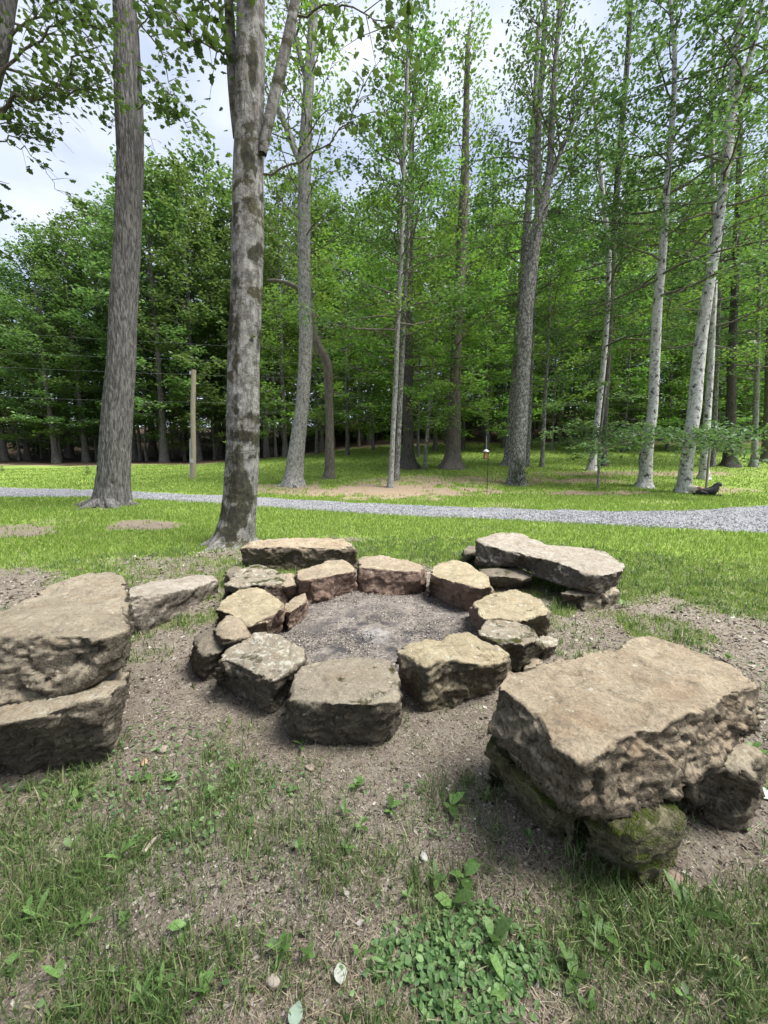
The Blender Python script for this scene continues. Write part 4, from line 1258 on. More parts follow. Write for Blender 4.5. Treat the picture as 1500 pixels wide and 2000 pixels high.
tree('birch_tree', 'tall dark mottled stem at the right of the clump behind the layered sapling',
     [(1178, 910, 19), (1178, 895, 13), (1180, 840, 12), (1182, 760, 13), (1186, 680, 15), (1190, 600, 16), (1195, 520, 13), (1200, 440, 12), (1207, 340, 11), (1215, 240, 10), (1224, 140, 9), (1232, 0, 8)],
     None, B_DARK, 24, birch_c(9, 44, 3.2, 13), sides=18, rings=100, seed=25, leafmat=L_TALL, leafsize=0.17)
tree('sapling', 'light green sapling with flat layered branches beside the white birch across the road',
     [(1168, 952, 5), (1170, 900, 4.5), (1173, 850, 4), (1179, 800, 3.5), (1184, 750, 3)],
     None, B_GREY, None, None, sides=8, rings=40, seed=26, roots=0, leafmat=L_SAP, leafsize=0.13, flat=0.3,
     sprays=[dict(path=[(1174, 838), (1215, 825), (1265, 830), (1318, 842)], n=412, sp=0.075, twigs=22, tl=0.36, dY1=-1.0, r=0.012, flat=0.3, bare=0.1),
             dict(path=[(1176, 830), (1140, 822), (1100, 838), (1062, 846)], n=300, sp=0.075, twigs=18, tl=0.36, dY1=-0.5, r=0.012, flat=0.3, bare=0.1),
             dict(path=[(1180, 800), (1140, 785), (1095, 790), (1060, 800)], n=275, sp=0.075, twigs=18, tl=0.36, dY1=0.7, r=0.012, flat=0.3, bare=0.1),
             dict(path=[(1182, 780), (1215, 768), (1250, 775)], n=200, sp=0.075, twigs=14, tl=0.32, dY1=-0.6, r=0.01, flat=0.3, bare=0.1),
             dict(path=[(1184, 752), (1165, 745), (1140, 750)], n=137, sp=0.075, twigs=10, tl=0.29, dY1=-0.5, r=0.008, flat=0.3, bare=0.0),
             dict(path=[(1172, 875), (1150, 868), (1118, 872)], n=187, sp=0.075, twigs=12, tl=0.29, dY1=-0.8, r=0.008, flat=0.35, bare=0.1)])
tree('birch_tree', 'white birch bright on its right edge with a split dark foot',
     [(1258, 951, 34), (1260, 938, 24), (1263, 900, 20), (1268, 850, 18), (1275, 800, 17), (1279, 700, 17), (1284, 600, 17), (1294, 500, 14), (1300, 400, 12), (1308, 300, 10), (1317, 180, 9), (1318, 80, 8), (1308, 0, 7)],
     None, B_BIRCH, 21, birch_c(9.5, 44, 2.8, 13), sides=28, rings=150, seed=27, ridge=0.02, root_amp=0.4, leafmat=L_TALL, leafsize=0.17,
     limbs=[([(1256, 948, 12), (1253, 910, 10), (1253, 880, 8), (1258, 850, 4)], 0.25, None)])
tree('birch_tree', 'leaning white birch forked near its top beside the lying dogs',
     [(1336, 961, 34), (1337, 945, 25), (1341, 905, 21), (1348, 850, 22), (1356, 800, 22), (1361, 740, 22), (1369, 660, 20), (1378, 600, 19), (1389, 530, 17), (1397, 480, 17), (1409, 400, 15), (1419, 320, 15), (1427, 235, 17), (1434, 205, 11), (1452, 150, 9), (1470, 95, 9), (1490, 0, 8)],
     None, B_BIRCH, 20, birch_c(11, 30, 2.6, 12), sides=32, rings=170, seed=28, ridge=0.015, root_amp=0.42, leafmat=L_TALL, leafsize=0.17,
     limbs=[([(1426, 232, 12), (1426, 190, 11), (1433, 120, 10), (1444, 50, 9), (1456, 0, 8)], 0.1, 19)])
tree('birch_tree', 'slim grey birch just right of the wooden feeder post',
     [(1374, 936, 22), (1375, 920, 16), (1378, 860, 13), (1383, 790, 12), (1388, 720, 11), (1391, 640, 11), (1395, 560, 10), (1396, 450, 9), (1392, 330, 8)],
     None, B_BIRCH, 20, birch_c(8, 34, 2.6), sides=20, rings=100, seed=29, leafmat=L_UNDER, leafsize=0.17)
tree('dark_tree', 'thin dark stem behind the slim grey birch near the feeder post',
     [(1391, 911, 10), (1394, 880, 8), (1397, 820, 8), (1400, 740, 7), (1403, 650, 6)], None, B_DARKW, 17, birch_c(8, 24, 2.2), sides=12, rings=50, seed=30, leafmat=L_UNDER, leafsize=0.17)
tree('dark_tree', 'straight dark mottled tree between the feeder post and the pale slim stem',
     [(1426, 911, 32), (1426, 898, 23), (1427, 850, 17), (1428, 780, 15), (1429, 700, 14), (1433, 620, 13), (1437, 520, 12), (1441, 400, 10), (1446, 250, 8)],
     None, B_DARK, 23, birch_c(8.5, 44, 3.2, 13), sides=24, rings=100, seed=31, root_amp=0.4, leafmat=L_TALL, leafsize=0.18)
tree('birch_tree', 'slim pale grey stem with a small fork near the right edge',
     [(1472, 912, 16), (1473, 895, 11), (1476, 820, 9), (1478, 740, 9), (1480, 650, 8), (1484, 560, 7)],
     None, B_GREY, 18, birch_c(7.5, 34, 2.4), sides=16, rings=70, seed=32, leafmat=L_UNDER, leafsize=0.17)
tree('dark_tree', 'brown trunk cut by the right edge of the view on the far lawn',
     [(1499, 903, 30), (1500, 890, 20), (1502, 800, 15), (1504, 700, 14), (1508, 550, 12)],
     None, B_BROWN, 22, birch_c(8, 36, 3.0), sides=18, rings=70, seed=33, leafmat=L_TALL, leafsize=0.18)

# tree whose boughs reach in at the upper left
tree('maple_tree', 'spreading maple at the upper left edge with dark lobed leaves and bare twigs',
     [(-200, 985, 70), (-190, 900, 52), (-150, 600, 46), (-90, 350, 42), (-30, 180, 36), (4, 80, 30), (14, 0, 26)],
     9.5, B_OAK, 15, dict(z0=9.5, nb=14, lenf=tall(3.0, 1.2), elevf=el_up(0.3, 1.1), per=10, lsp=0.2), sides=30, rings=90, seed=34, ridge=0.05, leafmat=L_NEAR, leafsize=0.108, tpl=MAPLE,
     sprays=[dict(path=[(-60, 270), (0, 215), (70, 180), (120, 150), (165, 100)], n=243, sp=0.17, twigs=33, tl=0.6, dY1=-1.2, r=0.05),
             dict(path=[(-60, 290), (10, 200), (60, 190), (105, 172), (150, 190), (205, 170)], n=187, sp=0.17, twigs=26, tl=0.6, dY1=-1.0, r=0.035),
             dict(path=[(-30, 180), (30, 110), (90, 60), (150, 40), (215, 50)], n=280, sp=0.2, twigs=33, tl=0.6, dY1=-0.5, r=0.035),
             dict(path=[(4, 80), (60, 40), (110, 0), (160, -30)], n=205, sp=0.2, twigs=28, tl=0.6, r=0.03),
             dict(path=[(160, 60), (200, 110), (215, 150), (225, 205)], n=112, sp=0.16, twigs=15, tl=0.4, dY=-0.5, r=0.012, bare=0.1),
             dict(path=[(-60, 300), (0, 272), (60, 270), (115, 262)], n=32, sp=0.12, twigs=13, tl=0.4, dY1=-0.6, r=0.02, bare=0.5),
             dict(path=[(-40, 250), (10, 240), (40, 245), (65, 250)], n=102, sp=0.13, twigs=15, tl=0.35, dY1=-0.6, r=0.014, bare=0.3),
             dict(path=[(10, 272), (50, 295), (85, 325), (112, 372)], n=0, sp=0.1, twigs=11, tl=0.45, dY1=-0.6, r=0.01),
             dict(path=[(-60, 330), (-20, 350), (18, 358)], n=0, sp=0.1, twigs=2, tl=0.2, r=0.012),
             dict(path=[(-60, 380), (-20, 400), (8, 410)], n=64, sp=0.14, twigs=10, tl=0.3, r=0.012, bare=0.3),
             dict(path=[(-50, 480), (-20, 490), (6, 495)], n=27, sp=0.1, twigs=6, tl=0.2, r=0.01, bare=0.3)])


# --- the wood behind: a few kinds, copied ------------------------------------
def proto(name, bark, leafmat, height, r_tr, z0, nb, L0, L1, e0, e1, per, lsz, seed, lsp=0.35, gap=0.5, shape=None, lean=0.4, flat=0.55, azbias=None):
    rs = np.random.default_rng(seed)
    n = 14
    z = np.linspace(-0.3, height, n)
    wob = np.cumsum(rs.normal(0, lean / n, (n, 2)), 0)
    P = np.concatenate([wob, z[:, None]], 1)
    rad = r_tr * (1 - z / height * 0.9).clip(0.04, 1.1) + r_tr * 0.6 * np.exp(-np.maximum(z, 0) / 0.4)
    e = bpy.data.objects.new(name, None)
    W = Wood(); W.add(P, rad, 10)
    leaves = []
    lf = shape or tall(L0, L1)
    BW = Wood()
    grow(BW, rs, P, rad, z0 / height, nb, lf, el_up(e0, e1), leaves, per=per, twig_gap=gap, lsp=lsp, wsides=3, bare=0.3)
    tr = W.mesh('trunk'); tr.materials.append(bark)
    br = BW.mesh('branch'); br.materials.append(bark)
    pos = np.concatenate(leaves)
    cr = leaves_mesh('crown', pos, lsz, LEAF4, seed, flat=flat)
    cr.materials.append(leafmat)
    return dict(name=name, meshes=[('trunk', tr), ('branch', br), ('crown', cr)], h=height)


def put(pr, loc, s, rz, label, group, sz=None, cat='tree'):
    e = thing(pr['name'], loc, label, cat, group, rz)
    e.scale = (s, s, sz or s)
    for nm, me in pr['meshes']:
        o = obj(nm, me, None, e)
        if nm == 'branch': o['kind'] = 'stuff'
    return e


round_ = lambda Lm: (lambda u: Lm * (0.35 + 0.65 * math.sin(math.pi * min(1, 0.22 + 0.78 * u)) ** 0.8))
FULL = [proto('forest_maple', B_FOR, L_FOREST, 22, 0.26, 3.5, 84, 0, 0, 0.05, 1.0, 24, 0.28, 100 + i, lsp=0.25, gap=0.6, shape=round_(4.2)) for i in range(4)]
SLIM = [proto('forest_tree', B_FOR, L_FOREST, 21, 0.20, 8, 52, 3.2, 1.0, 0.1, 1.0, 22, 0.25, 120 + i, lsp=0.25, gap=0.5) for i in range(3)]
UNDR = [proto('understory_tree', B_FOR, L_UNDER, 10, 0.09, 1.8, 46, 3.2, 0.8, -0.05, 0.7, 24, 0.17, 140 + i, lsp=0.17, gap=0.42, flat=0.35) for i in range(4)]
POLE = [proto('forest_pole_tree', B_FOR, L_FOREST, 17, 0.17, 9, 18, 2.6, 1.0, 0.1, 0.9, 14, 0.34, 160 + i, lsp=0.45, gap=0.6) for i in range(3)]
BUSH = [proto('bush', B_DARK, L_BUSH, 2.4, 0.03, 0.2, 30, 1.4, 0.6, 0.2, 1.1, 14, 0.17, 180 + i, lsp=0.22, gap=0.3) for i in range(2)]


def at_px(px, Y):
    x = (px - 750) / FPX * Y * 1.0
    for _ in range(6):
        z = float(gz(x, Y))
        d = Y * CP - (z - H) * SP
        x = (px - 750) / FPX * d
    return np.array([x, Y, float(gz(x, Y))])


TOPS = {}


def by_top(prl, px, Y, top_py, label, group, k, wide=1.0):
    pr = prl[k % len(prl)]
    b = at_px(px, Y)
    topz = atY(px, top_py, Y)[2]
    s = (topz - b[2]) / (pr['h'] + 0.6)
    e = put(pr, b, s * wide, k * 2.1, label, group, s)
    if label in TOPS:      # two alike beside one landmark: tell them apart by height
        o, t = TOPS[label]
        hi, lo = (o, e) if t < top_py else (e, o)
        hi['label'] = 'taller ' + label; lo['label'] = 'shorter ' + label
    else: TOPS[label] = (e, top_py)


# forest edge at the left, tallest beside the ridged tree
GL = 'leafy trees along the far left forest edge'
EDGE = [(-60, 44, 500), (10, 46, 505), (55, 48, 520), (110, 42, 462), (170, 44, 432), (215, 52, 400), (262, 46, 400), (320, 42, 318), (385, 44, 335), (430, 50, 300), (-120, 48, 480), (140, 52, 455), (300, 54, 345), (360, 54, 350)]
EDGEL = ['full leafy maple of the forest edge cut by the left edge of the view', 'low topped maple at the far left of the forest edge', 'rounded maple left of the ridged oak in the forest edge', 'taller maple of the forest edge, second left of the ridged oak', 'broad pale topped maple of the forest edge next left of the ridged oak', 'high maple standing behind the ridged oak trunk', 'maple showing just right of the ridged oak at the forest edge', 'tallest rounded maple of the forest edge above the utility post', 'maple of the forest edge directly behind the utility post', 'maple of the forest edge half hidden by the mossy forked maple', 'outermost left maple of the forest edge', 'maple in the second rank left of the ridged oak', 'maple in the second rank right of the ridged oak', 'maple in the second rank behind the utility post']
for k, (px, Y, tp) in enumerate(EDGE):
    by_top(FULL, px, Y, tp, EDGEL[k], GL, k, 1.15)

GC = 'tall leafy trees standing in the wood behind the far lawn'
rs = np.random.default_rng(5)
MARKS = [(-200, 'far left of the ridged oak'), (60, 'left of the ridged oak'), (180, 'behind the ridged oak'), (300, 'between the ridged oak and the utility post'), (378, 'behind the utility post'), (450, 'behind the mossy forked maple'), (530, 'right of the mossy forked maple'), (590, 'behind the slender leaning grey tree'), (650, 'behind the crooked brown tree'), (720, 'left of the thin mottled birch'), (775, 'behind the thin mottled birch'), (835, 'beside the blackish flared tree'), (890, 'behind the stout brown oak'), (950, 'behind the black feeder pole'), (1015, 'behind the large forking tree'), (1065, 'behind the lone thin young tree'), (1115, 'left of the layered sapling'), (1175, 'behind the layered sapling'), (1225, 'right of the layered sapling'), (1275, 'behind the split footed birch'), (1320, 'left of the leaning forked birch'), (1365, 'behind the leaning forked birch'), (1430, 'behind the straight dark tree'), (1480, 'behind the slim pale stem'), (1700, 'at the right edge')]


def near(px): return min(MARKS, key=lambda m: abs(m[0] - px))[1]


ROWS = {43: 'slim front row tree of the wood', 50: 'leafy second row tree of the wood', 60: 'leafy middle tree of the wood', 72: 'leafy tree deep in the wood', 88: 'leafy rearmost tree of the wood'}
k = 0
for Y, px0, px1, n, tp0, tp1, prl, wd in [(43, 470, 1560, 15, 240, 480, SLIM, 1.1), (50, 440, 1600, 15, 330, 470, FULL, 1.0), (60, 380, 1640, 16, 350, 500, FULL, 1.0), (72, -150, 1650, 24, 500, 560, FULL, 1.1), (88, -150, 1650, 22, 560, 620, FULL, 1.3)]:
    for i in range(n):
        px = px0 + (px1 - px0) * (i + rs.uniform(0.15, 0.85)) / n
        by_top(prl, px, Y + rs.uniform(-3, 3), rs.uniform(tp0, tp1), ROWS[Y] + ' ' + near(px), GC, k, wd * rs.uniform(0.9, 1.15))
        k += 1

GU = 'bright green understory trees at the edge of the wood'
for k, (px, Y, tp) in enumerate([(560, 36, 560), (620, 38, 480), (680, 34, 450), (730, 37, 520), (770, 33, 470), (815, 30, 560), (850, 34, 430), (905, 36, 480), (945, 33, 520), (985, 37, 440), (1075, 34, 520), (1110, 37, 470), (1150, 35, 550), (1215, 33, 520), (1250, 37, 470), (1305, 34, 540), (1340, 37, 480), (1395, 33, 530), (1440, 36, 470), (1490, 33, 540), (1540, 36, 480), (540, 44, 600), (700, 44, 600), (1020, 42, 560), (1190, 43, 560)]):
    by_top(UNDR, px, Y, tp, 'bright green small understory tree ' + near(px), GU, k, 1.05)
for k, (px, Y, tp) in enumerate([(40, 47, 640), (120, 45, 620), (190, 46, 650), (290, 45, 640), (360, 46, 620), (420, 46, 640)]):
    by_top(UNDR, px, Y, tp, 'small shaded leafy tree under the forest edge ' + near(px), 'small trees under the left forest edge', k + 1, 1.2)

GT = 'slender bare trunks in the shade of the wood'
rs = np.random.default_rng(6)
for i in range(75):
    Y = rs.uniform(42, 76)
    px = rs.uniform(-60, 1560)
    if px < 480: Y = max(Y, 46)
    px_ = px
    put(POLE[i % 3], at_px(px, Y), rs.uniform(0.85, 1.15), rs.random() * 6, 'slender trunk in the shade of the wood ' + near(px_), GT)
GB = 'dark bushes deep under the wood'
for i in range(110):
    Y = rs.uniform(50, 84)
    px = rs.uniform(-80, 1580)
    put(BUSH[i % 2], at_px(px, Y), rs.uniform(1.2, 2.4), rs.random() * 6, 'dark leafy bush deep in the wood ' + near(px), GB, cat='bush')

# the same wood goes on beside and behind the place the picture is taken from
for k, (x, y, sc_, lb) in enumerate([(4.6, -3.6, 1.0, 'tall tree behind the viewer on the right'), (-1.5, -5.2, 1.0, 'tall tree directly behind the viewer'), (-7.4, -1.8, 1.0, 'tall tree behind the viewer on the left'), (11.5, -5.5, 1.0, 'tall tree out of view to the right behind the viewer'), (1.5, -9, 1.05, 'leafy tree some way behind the viewer'), (-6, -9, 1.05, 'leafy tree behind the viewer further left')]):
    put(SLIM[k % 3], (x, y, float(gz(x, y))), sc_, k * 1.3, lb, 'trees around the fire ring clearing')

# tuft at the foot of the forking tree
b = G(1010, 948)
put(BUSH[0], b + np.array([0, -0.25, 0]), 0.26, 1.0, 'dark leafy tuft growing at the foot of the large forking tree', None, 0.4, 'bush')
for (px, py, s, lb) in [(172, 928, 0.16, 'small seedling alone on the lawn left of the ridged tree'), (1112, 888, 0.16, 'small seedling on the sunlit lawn behind the layered sapling'), (1446, 889, 0.2, 'small upright seedling on the lawn right of the straight dark tree'), (5, 921, 0.12, 'low seedling at the left edge of the far lawn')]:
    put(BUSH[1], G(px, py), s, 0.4, lb, None, s * 1.2, 'seedling')

# ------------------------------------------------------------------ grass
def blades(name, x, y, z, h, wd, seed, stops, lean=0.35, seg=1, trans=0.35, dirz=None):
    rs = np.random.default_rng(seed)
    n = len(x)
    an = rs.random(n) * 6.283
    c, s = np.cos(an), np.sin(an)
    l = np.abs(rs.normal(0, lean, n)) if dirz is None else dirz
    la = rs.random(n) * 6.283
    lx, ly = np.cos(la), np.sin(la)
    b = np.stack([x, y, z], 1)
    side = np.stack([c, s, 0 * c], 1) * (wd / 2)[:, None]
    tip = b + np.stack([lx * np.sin(l), ly * np.sin(l), np.cos(l)], 1) * h[:, None]
    r = rs.random(n)
    if seg == 1:
        V = np.stack([b - side, b + side, tip], 1).reshape(-1, 3)
        F = np.arange(3)[None] + 3 * np.arange(n)[:, None]
        rr = np.repeat(r, 3)
    else:
        l1 = l * 0.45
        m1 = b + np.stack([lx * np.sin(l1), ly * np.sin(l1), np.cos(l1)], 1) * (h * 0.5)[:, None]
        tip = m1 + np.stack([lx * np.sin(l * 1.7), ly * np.sin(l * 1.7), np.cos(l * 1.7)], 1) * (h * 0.55)[:, None]
        V = np.stack([b - side * .8, b + side * .8, m1 + side, m1 - side, tip], 1).reshape(-1, 3)
        F = (np.array([(0, 1, 2), (0, 2, 3), (3, 2, 4)])[None] + 5 * np.arange(n)[:, None, None]).reshape(-1, 3)
        rr = np.repeat(r, 5)
    zmin = (gzf if z.min() < 0.03 and len(x) < 300000 and name != 'lawn_grass' else gz)(V[:, 0], V[:, 1]) + 0.002
    V[:, 2] = np.maximum(V[:, 2], zmin - 0.03)
    t = NT(name)
    col = t.ramp(t.attr('rnd'), stops)
    tr = t.n('ShaderNodeBsdfTranslucent'); t.link(col, tr.inputs[0])
    mm = t.n('ShaderNodeMixShader'); mm.inputs[0].default_value = trans
    t.link(t.bsdf(col, 0.55, None, 0.3), mm.inputs[1]); t.link(tr.outputs[0], mm.inputs[2])
    o = obj(name, mesh_np(name, V, F, {'rnd': rr}), t.done(mm.outputs[0]))
    return tag(o, None, None, None, 'stuff')


def polar(n, r0, r1, half, seed):
    rs = np.random.default_rng(seed)
    a = R(-half) + rs.random(n) * R(2 * half)
    r = r0 * (r1 / r0) ** rs.random(n)
    return r * np.sin(a), r * np.cos(a)


def on_road(x, y):
    f = np.interp(x, ROAD_F[:, 0], ROAD_F[:, 1]) if ROAD_F[0, 0] < ROAD_F[-1, 0] else 0
    n = np.interp(x, ROAD_N[:, 0], ROAD_N[:, 1])
    return (y < f - 0.12) & (y > n + 0.10)


STONES = [o for o in C.objects if o.get('category') in ('stone', 'stone bench')]
_boxes = []
for o in STONES:
    co = np.array([v.co[:] for v in list(o.data.vertices)[::7]]) + np.array(o.location)
    lo = co[co[:, 2] < 0.12]
    if len(lo) > 3: _boxes.append((lo[:, 0].min() + .04, lo[:, 0].max() - .04, lo[:, 1].min() + .04, lo[:, 1].max() - .04))


def free(x, y):
    ok = ~on_road(x, y)
    for (a, b, c, d) in _boxes:
        cx, cy, rx, ry = (a + b) / 2, (c + d) / 2, max(.05, (b - a) / 2), max(.05, (d - c) / 2)
        ok &= (((x - cx) / rx) ** 2 + ((y - cy) / ry) ** 2) > 0.9
    return ok


LAWN = [(0, (0.12, 0.20, 0.032)), (0.4, (0.175, 0.28, 0.045)), (0.78, (0.235, 0.34, 0.06)), (0.93, (0.28, 0.33, 0.10)), (1, (0.36, 0.32, 0.18))]
TUFT = [(0, (0.07, 0.125, 0.04)), (0.32, (0.11, 0.18, 0.055)), (0.7, (0.18, 0.28, 0.08)), (0.82, (0.25, 0.28, 0.12)), (1, (0.38, 0.34, 0.23))]
rs = np.random.default_rng(21)
# lawn
x, y = polar(420000, 3.2, 44, 49, 31)
g = grass_mask(x, y)
n2 = fbm(np.stack([x * 6, y * 6, 0 * x], 1), 2, 19)
kp = (rs.random(len(x)) < (g + 0.35 * n2 * (g > .05)) ** 1.1) & free(x, y) & (y > 2.6)
x, y = x[kp], y[kp]
r = np.hypot(x, y)
hh = rs.uniform(0.035, 0.075, len(x)) * np.clip(0.8 + r / 18, 1, 1.6)
blades('lawn_grass', x, y, gz(x, y) - 0.005, hh, 0.0045 * np.clip(r / 2.6, 1.2, 12), 41, LAWN, 0.75, trans=0.5)
# tufts round the camera
cx, cy = polar(13000, 0.55, 6.5, 52, 32)
g = grass_mask(cx, cy)
pxx, pyy = project(cx, cy, gz(cx, cy))
kp = (rs.random(len(cx)) < np.clip(g * 1.5 - 0.05, 0.02, 1)) & free(cx, cy)
cx, cy, g = cx[kp], cy[kp], g[kp]
nb = (rs.uniform(5, 22, len(cx)) * (0.5 + g)).astype(int) + 2
ti = np.repeat(np.arange(len(cx)), nb)
sp = rs.uniform(0.012, 0.045, len(cx))[ti]
x = cx[ti] + rs.normal(0, 1, len(ti)) * sp; y = cy[ti] + rs.normal(0, 1, len(ti)) * sp
th = (0.025 + 0.07 * rs.random(len(cx)) ** 1.7)[ti] * rs.uniform(0.5, 1.2, len(ti))
ok = free(x, y); x, y, th = x[ok], y[ok], th[ok]
blades('grass_tufts', x, y, gzf(x, y) - 0.004, th, rs.uniform(0.0022, 0.0055, len(x)) * np.clip(np.hypot(x, y) / 1.8, .8, 2), 42, TUFT, 0.75, seg=2)
# dead stalks lying flat
x, y = polar(60000, 0.5, 5.5, 52, 33)
dp = np.hypot(x - PIT[0], y - PIT[1])
pn = fbm(np.stack([x * 1.7, y * 1.7, 0 * x], 1), 3, 66)
ok = free(x, y) & (dp > 1.3) & (rs.random(len(x)) < np.clip(0.55 + 0.9 * pn, 0.03, 1)); x, y = x[ok], y[ok]
blades('dry_straw', x, y, gzf(x, y) + 0.005, rs.uniform(0.02, 0.075, len(x)), rs.uniform(0.0012, 0.003, len(x)) * np.clip(np.hypot(x, y) / 1.8, .8, 2), 43,
       [(0, (0.09, 0.07, 0.05)), (0.4, (0.23, 0.185, 0.125)), (0.8, (0.36, 0.30, 0.20)), (1, (0.47, 0.42, 0.32))], 0.3, trans=0.1, dirz=np.random.default_rng(3).uniform(1.2, 1.58, len(x)))

# ------------------------------------------------------------------ ground ivy and weeds
OVAL = (np.array([(0, 0, 0), (.25, .27, .05), (.6, .33, .04), (1, 0, -.08), (.6, -.33, .04), (.25, -.27, .05), (.5, 0, -.03)], float),
        np.array([(0, 6, 1), (1, 6, 2), (2, 6, 3), (3, 6, 4), (4, 6, 5), (5, 6, 0)]))
n = 1500
rs = np.random.default_rng(51)
pp = []
while len(pp) < n:
    a, q = rs.random() * 6.283, math.sqrt(rs.random())
    px, py = 905 + 185 * q * math.cos(a), 1900 + 140 * q * math.sin(a)
    p = G(px, py)
    if vnoise(np.array([[p[0] * 7, p[1] * 7, 1.0]]), 3)[0] * 1.5 + 0.45 - 0.95 * q > 0 or rs.random() < 0.06:
        pp.append((p[0], p[1], p[2] + rs.uniform(0.006, 0.03) * (1.3 - q)))
L_IVY = leaf_mat('leaf_ground_ivy', (0.06, 0.125, 0.04), (0.12, 0.22, 0.075), (0.20, 0.31, 0.12), trans=0.3, spread=0.0)
tag(obj('ground_ivy', leaves_mesh('ground_ivy', np.array(pp), 0.019, OVAL, 5, flat=0.45, droop=0.1), L_IVY), None, None, None, 'stuff')
# scattered clover and seedlings
x, y = polar(15000, 0.6, 5.0, 50, 35)
pn = fbm(np.stack([x * 1.3, y * 1.3, 0 * x], 1), 3, 88)
ok = free(x, y) & (np.hypot(x - PIT[0], y - PIT[1]) > 1.5) & (rs.random(len(x)) < np.clip(pn * 1.4 + 0.12, 0.02, 1)); x, y = x[ok], y[ok]
tag(obj('clover', leaves_mesh('clover', np.stack([x, y, gzf(x, y) + rs.uniform(0.006, 0.03, len(x))], 1), 0.017, OVAL, 6, flat=0.5), L_IVY), None, None, None, 'stuff')

WL = np.array([(0, .035, 0), (.0, -.035, 0), (.3, .22, .10), (.3, 0, .07), (.3, -.22, .10), (.65, .25, .12), (.65, 0, .10), (.65, -.25, .12), (1, 0, .02)], float)
WF = [(0, 1, 4, 3), (0, 3, 2), (2, 3, 6, 5), (3, 4, 7, 6), (5, 6, 8), (6, 7, 8)]
me_broad = bpy.data.meshes.new('leaf'); me_broad.from_pydata([tuple(v) for v in WL], [], WF)
me_long = bpy.data.meshes.new('leaf'); me_long.from_pydata([(v[0] * 1.3, v[1] * 0.55, v[2]) for v in WL], [], WF)
t = NT('weed_leaf')
col = t.mix(t.ramp(t.noise(t.obj(), 9, 4), [(0.35, 0.0), (0.65, 1.0)]), (0.06, 0.125, 0.03), (0.12, 0.20, 0.055))
hs = t.n('ShaderNodeHueSaturation'); t.link(col, hs.inputs['Color']); t.link(t.math('ADD', t.rnd(), 0.6), hs.inputs['Value'])
tr = t.n('ShaderNodeBsdfTranslucent'); t.link(hs.outputs[0], tr.inputs[0])
mm = t.n('ShaderNodeMixShader'); mm.inputs[0].default_value = 0.3
t.link(t.bsdf(hs.outputs[0], 0.5, None, 0.35), mm.inputs[1]); t.link(tr.outputs[0], mm.inputs[2])
M_weed = t.done(mm.outputs[0])
for me in (me_broad, me_long):
    me.materials.append(M_weed)
    me.polygons.foreach_set('use_smooth', np.ones(len(WF), bool))
rs = np.random.default_rng(61)
for (px, py, kind, nl, ln, lab) in [
    (882, 1582, 'b', 4, .055, 'broad leaved weed on bare soil left of the long mossy support stone'),
    (908, 1722, 'b', 4, .062, 'broad leaved weed at the upper edge of the ground ivy patch'),
    (884, 1772, 'b', 2, .06, 'weed with two bright round leaves just above the ground ivy patch'),
    (965, 1842, 'b', 3, .055, 'light green round leaved weed standing inside the ground ivy patch'),
    (1345, 1798, 'l', 6, .075, 'long leaved weed at the lower right below the mossy front support stone'),
    (1032, 1640, 'b', 5, .03, 'tiny leafy weed beside the foot of the long mossy support stone'),
    (1122, 1915, 'b', 5, .045, 'bright small weed right of the ground ivy patch near the bottom edge'),
    (150, 1568, 'b', 6, .05, 'broad leaved weed under the stacked bench at the left'),
    (420, 1558, 'b', 5, .042, 'small four leaved weed below the lichen speckled ring stone'),
    (275, 1528, 'b', 2, .055, 'flat pale green leaf pair near the corner of the stacked left bench'),
    (235, 1678, 'l', 6, .05, 'narrow leaved weed left of the pale wood chip'),
    (680, 1664, 'b', 4, .035, 'small round leaved weed in mid foreground below the front ring stone'),
    (697, 1540, 'b', 5, .04, 'small weed on pinkish soil a little below the front ring stone'),
    (590, 1462, 'l', 5, .05, 'spindly weed against the base of the front ring stone'),
    (72, 1802, 'l', 7, .045, 'yellow green weed at the far left of the foreground'),
    (1180, 1835, 'b', 4, .05, 'pale green weed below the crumpled pinkish leaf'),
    (1420, 1290, 'b', 5, .06, 'leafy weed behind the right end of the big tan slab'),
    (1470, 1470, 'b', 7, .06, 'leafy weed growing past the right end of the big tan slab'),
    (262, 1225, 'b', 6, .05, 'small dark weed at the foot of the weathered grey block'),
    (1215, 1185, 'l', 8, .07, 'grassy weed at the foot of the layered bench support'),
]:
    p = G(px, py)
    e = thing('weed', p, lab, 'weed')
    for k in range(nl):
        lf = bpy.data.objects.new('leaf', me_broad if kind == 'b' else me_long)
        C.objects.link(lf); lf.parent = e
        lf.rotation_euler = (rs.normal(0, .15), -rs.uniform(0.05, 0.75), k * 6.283 / nl + rs.normal(0, .3))
        lf.location = (0, 0, 0.004 + rs.uniform(0, .02))
        s = ln * rs.uniform(0.7, 1.2)
        lf.scale = (s, s, s)


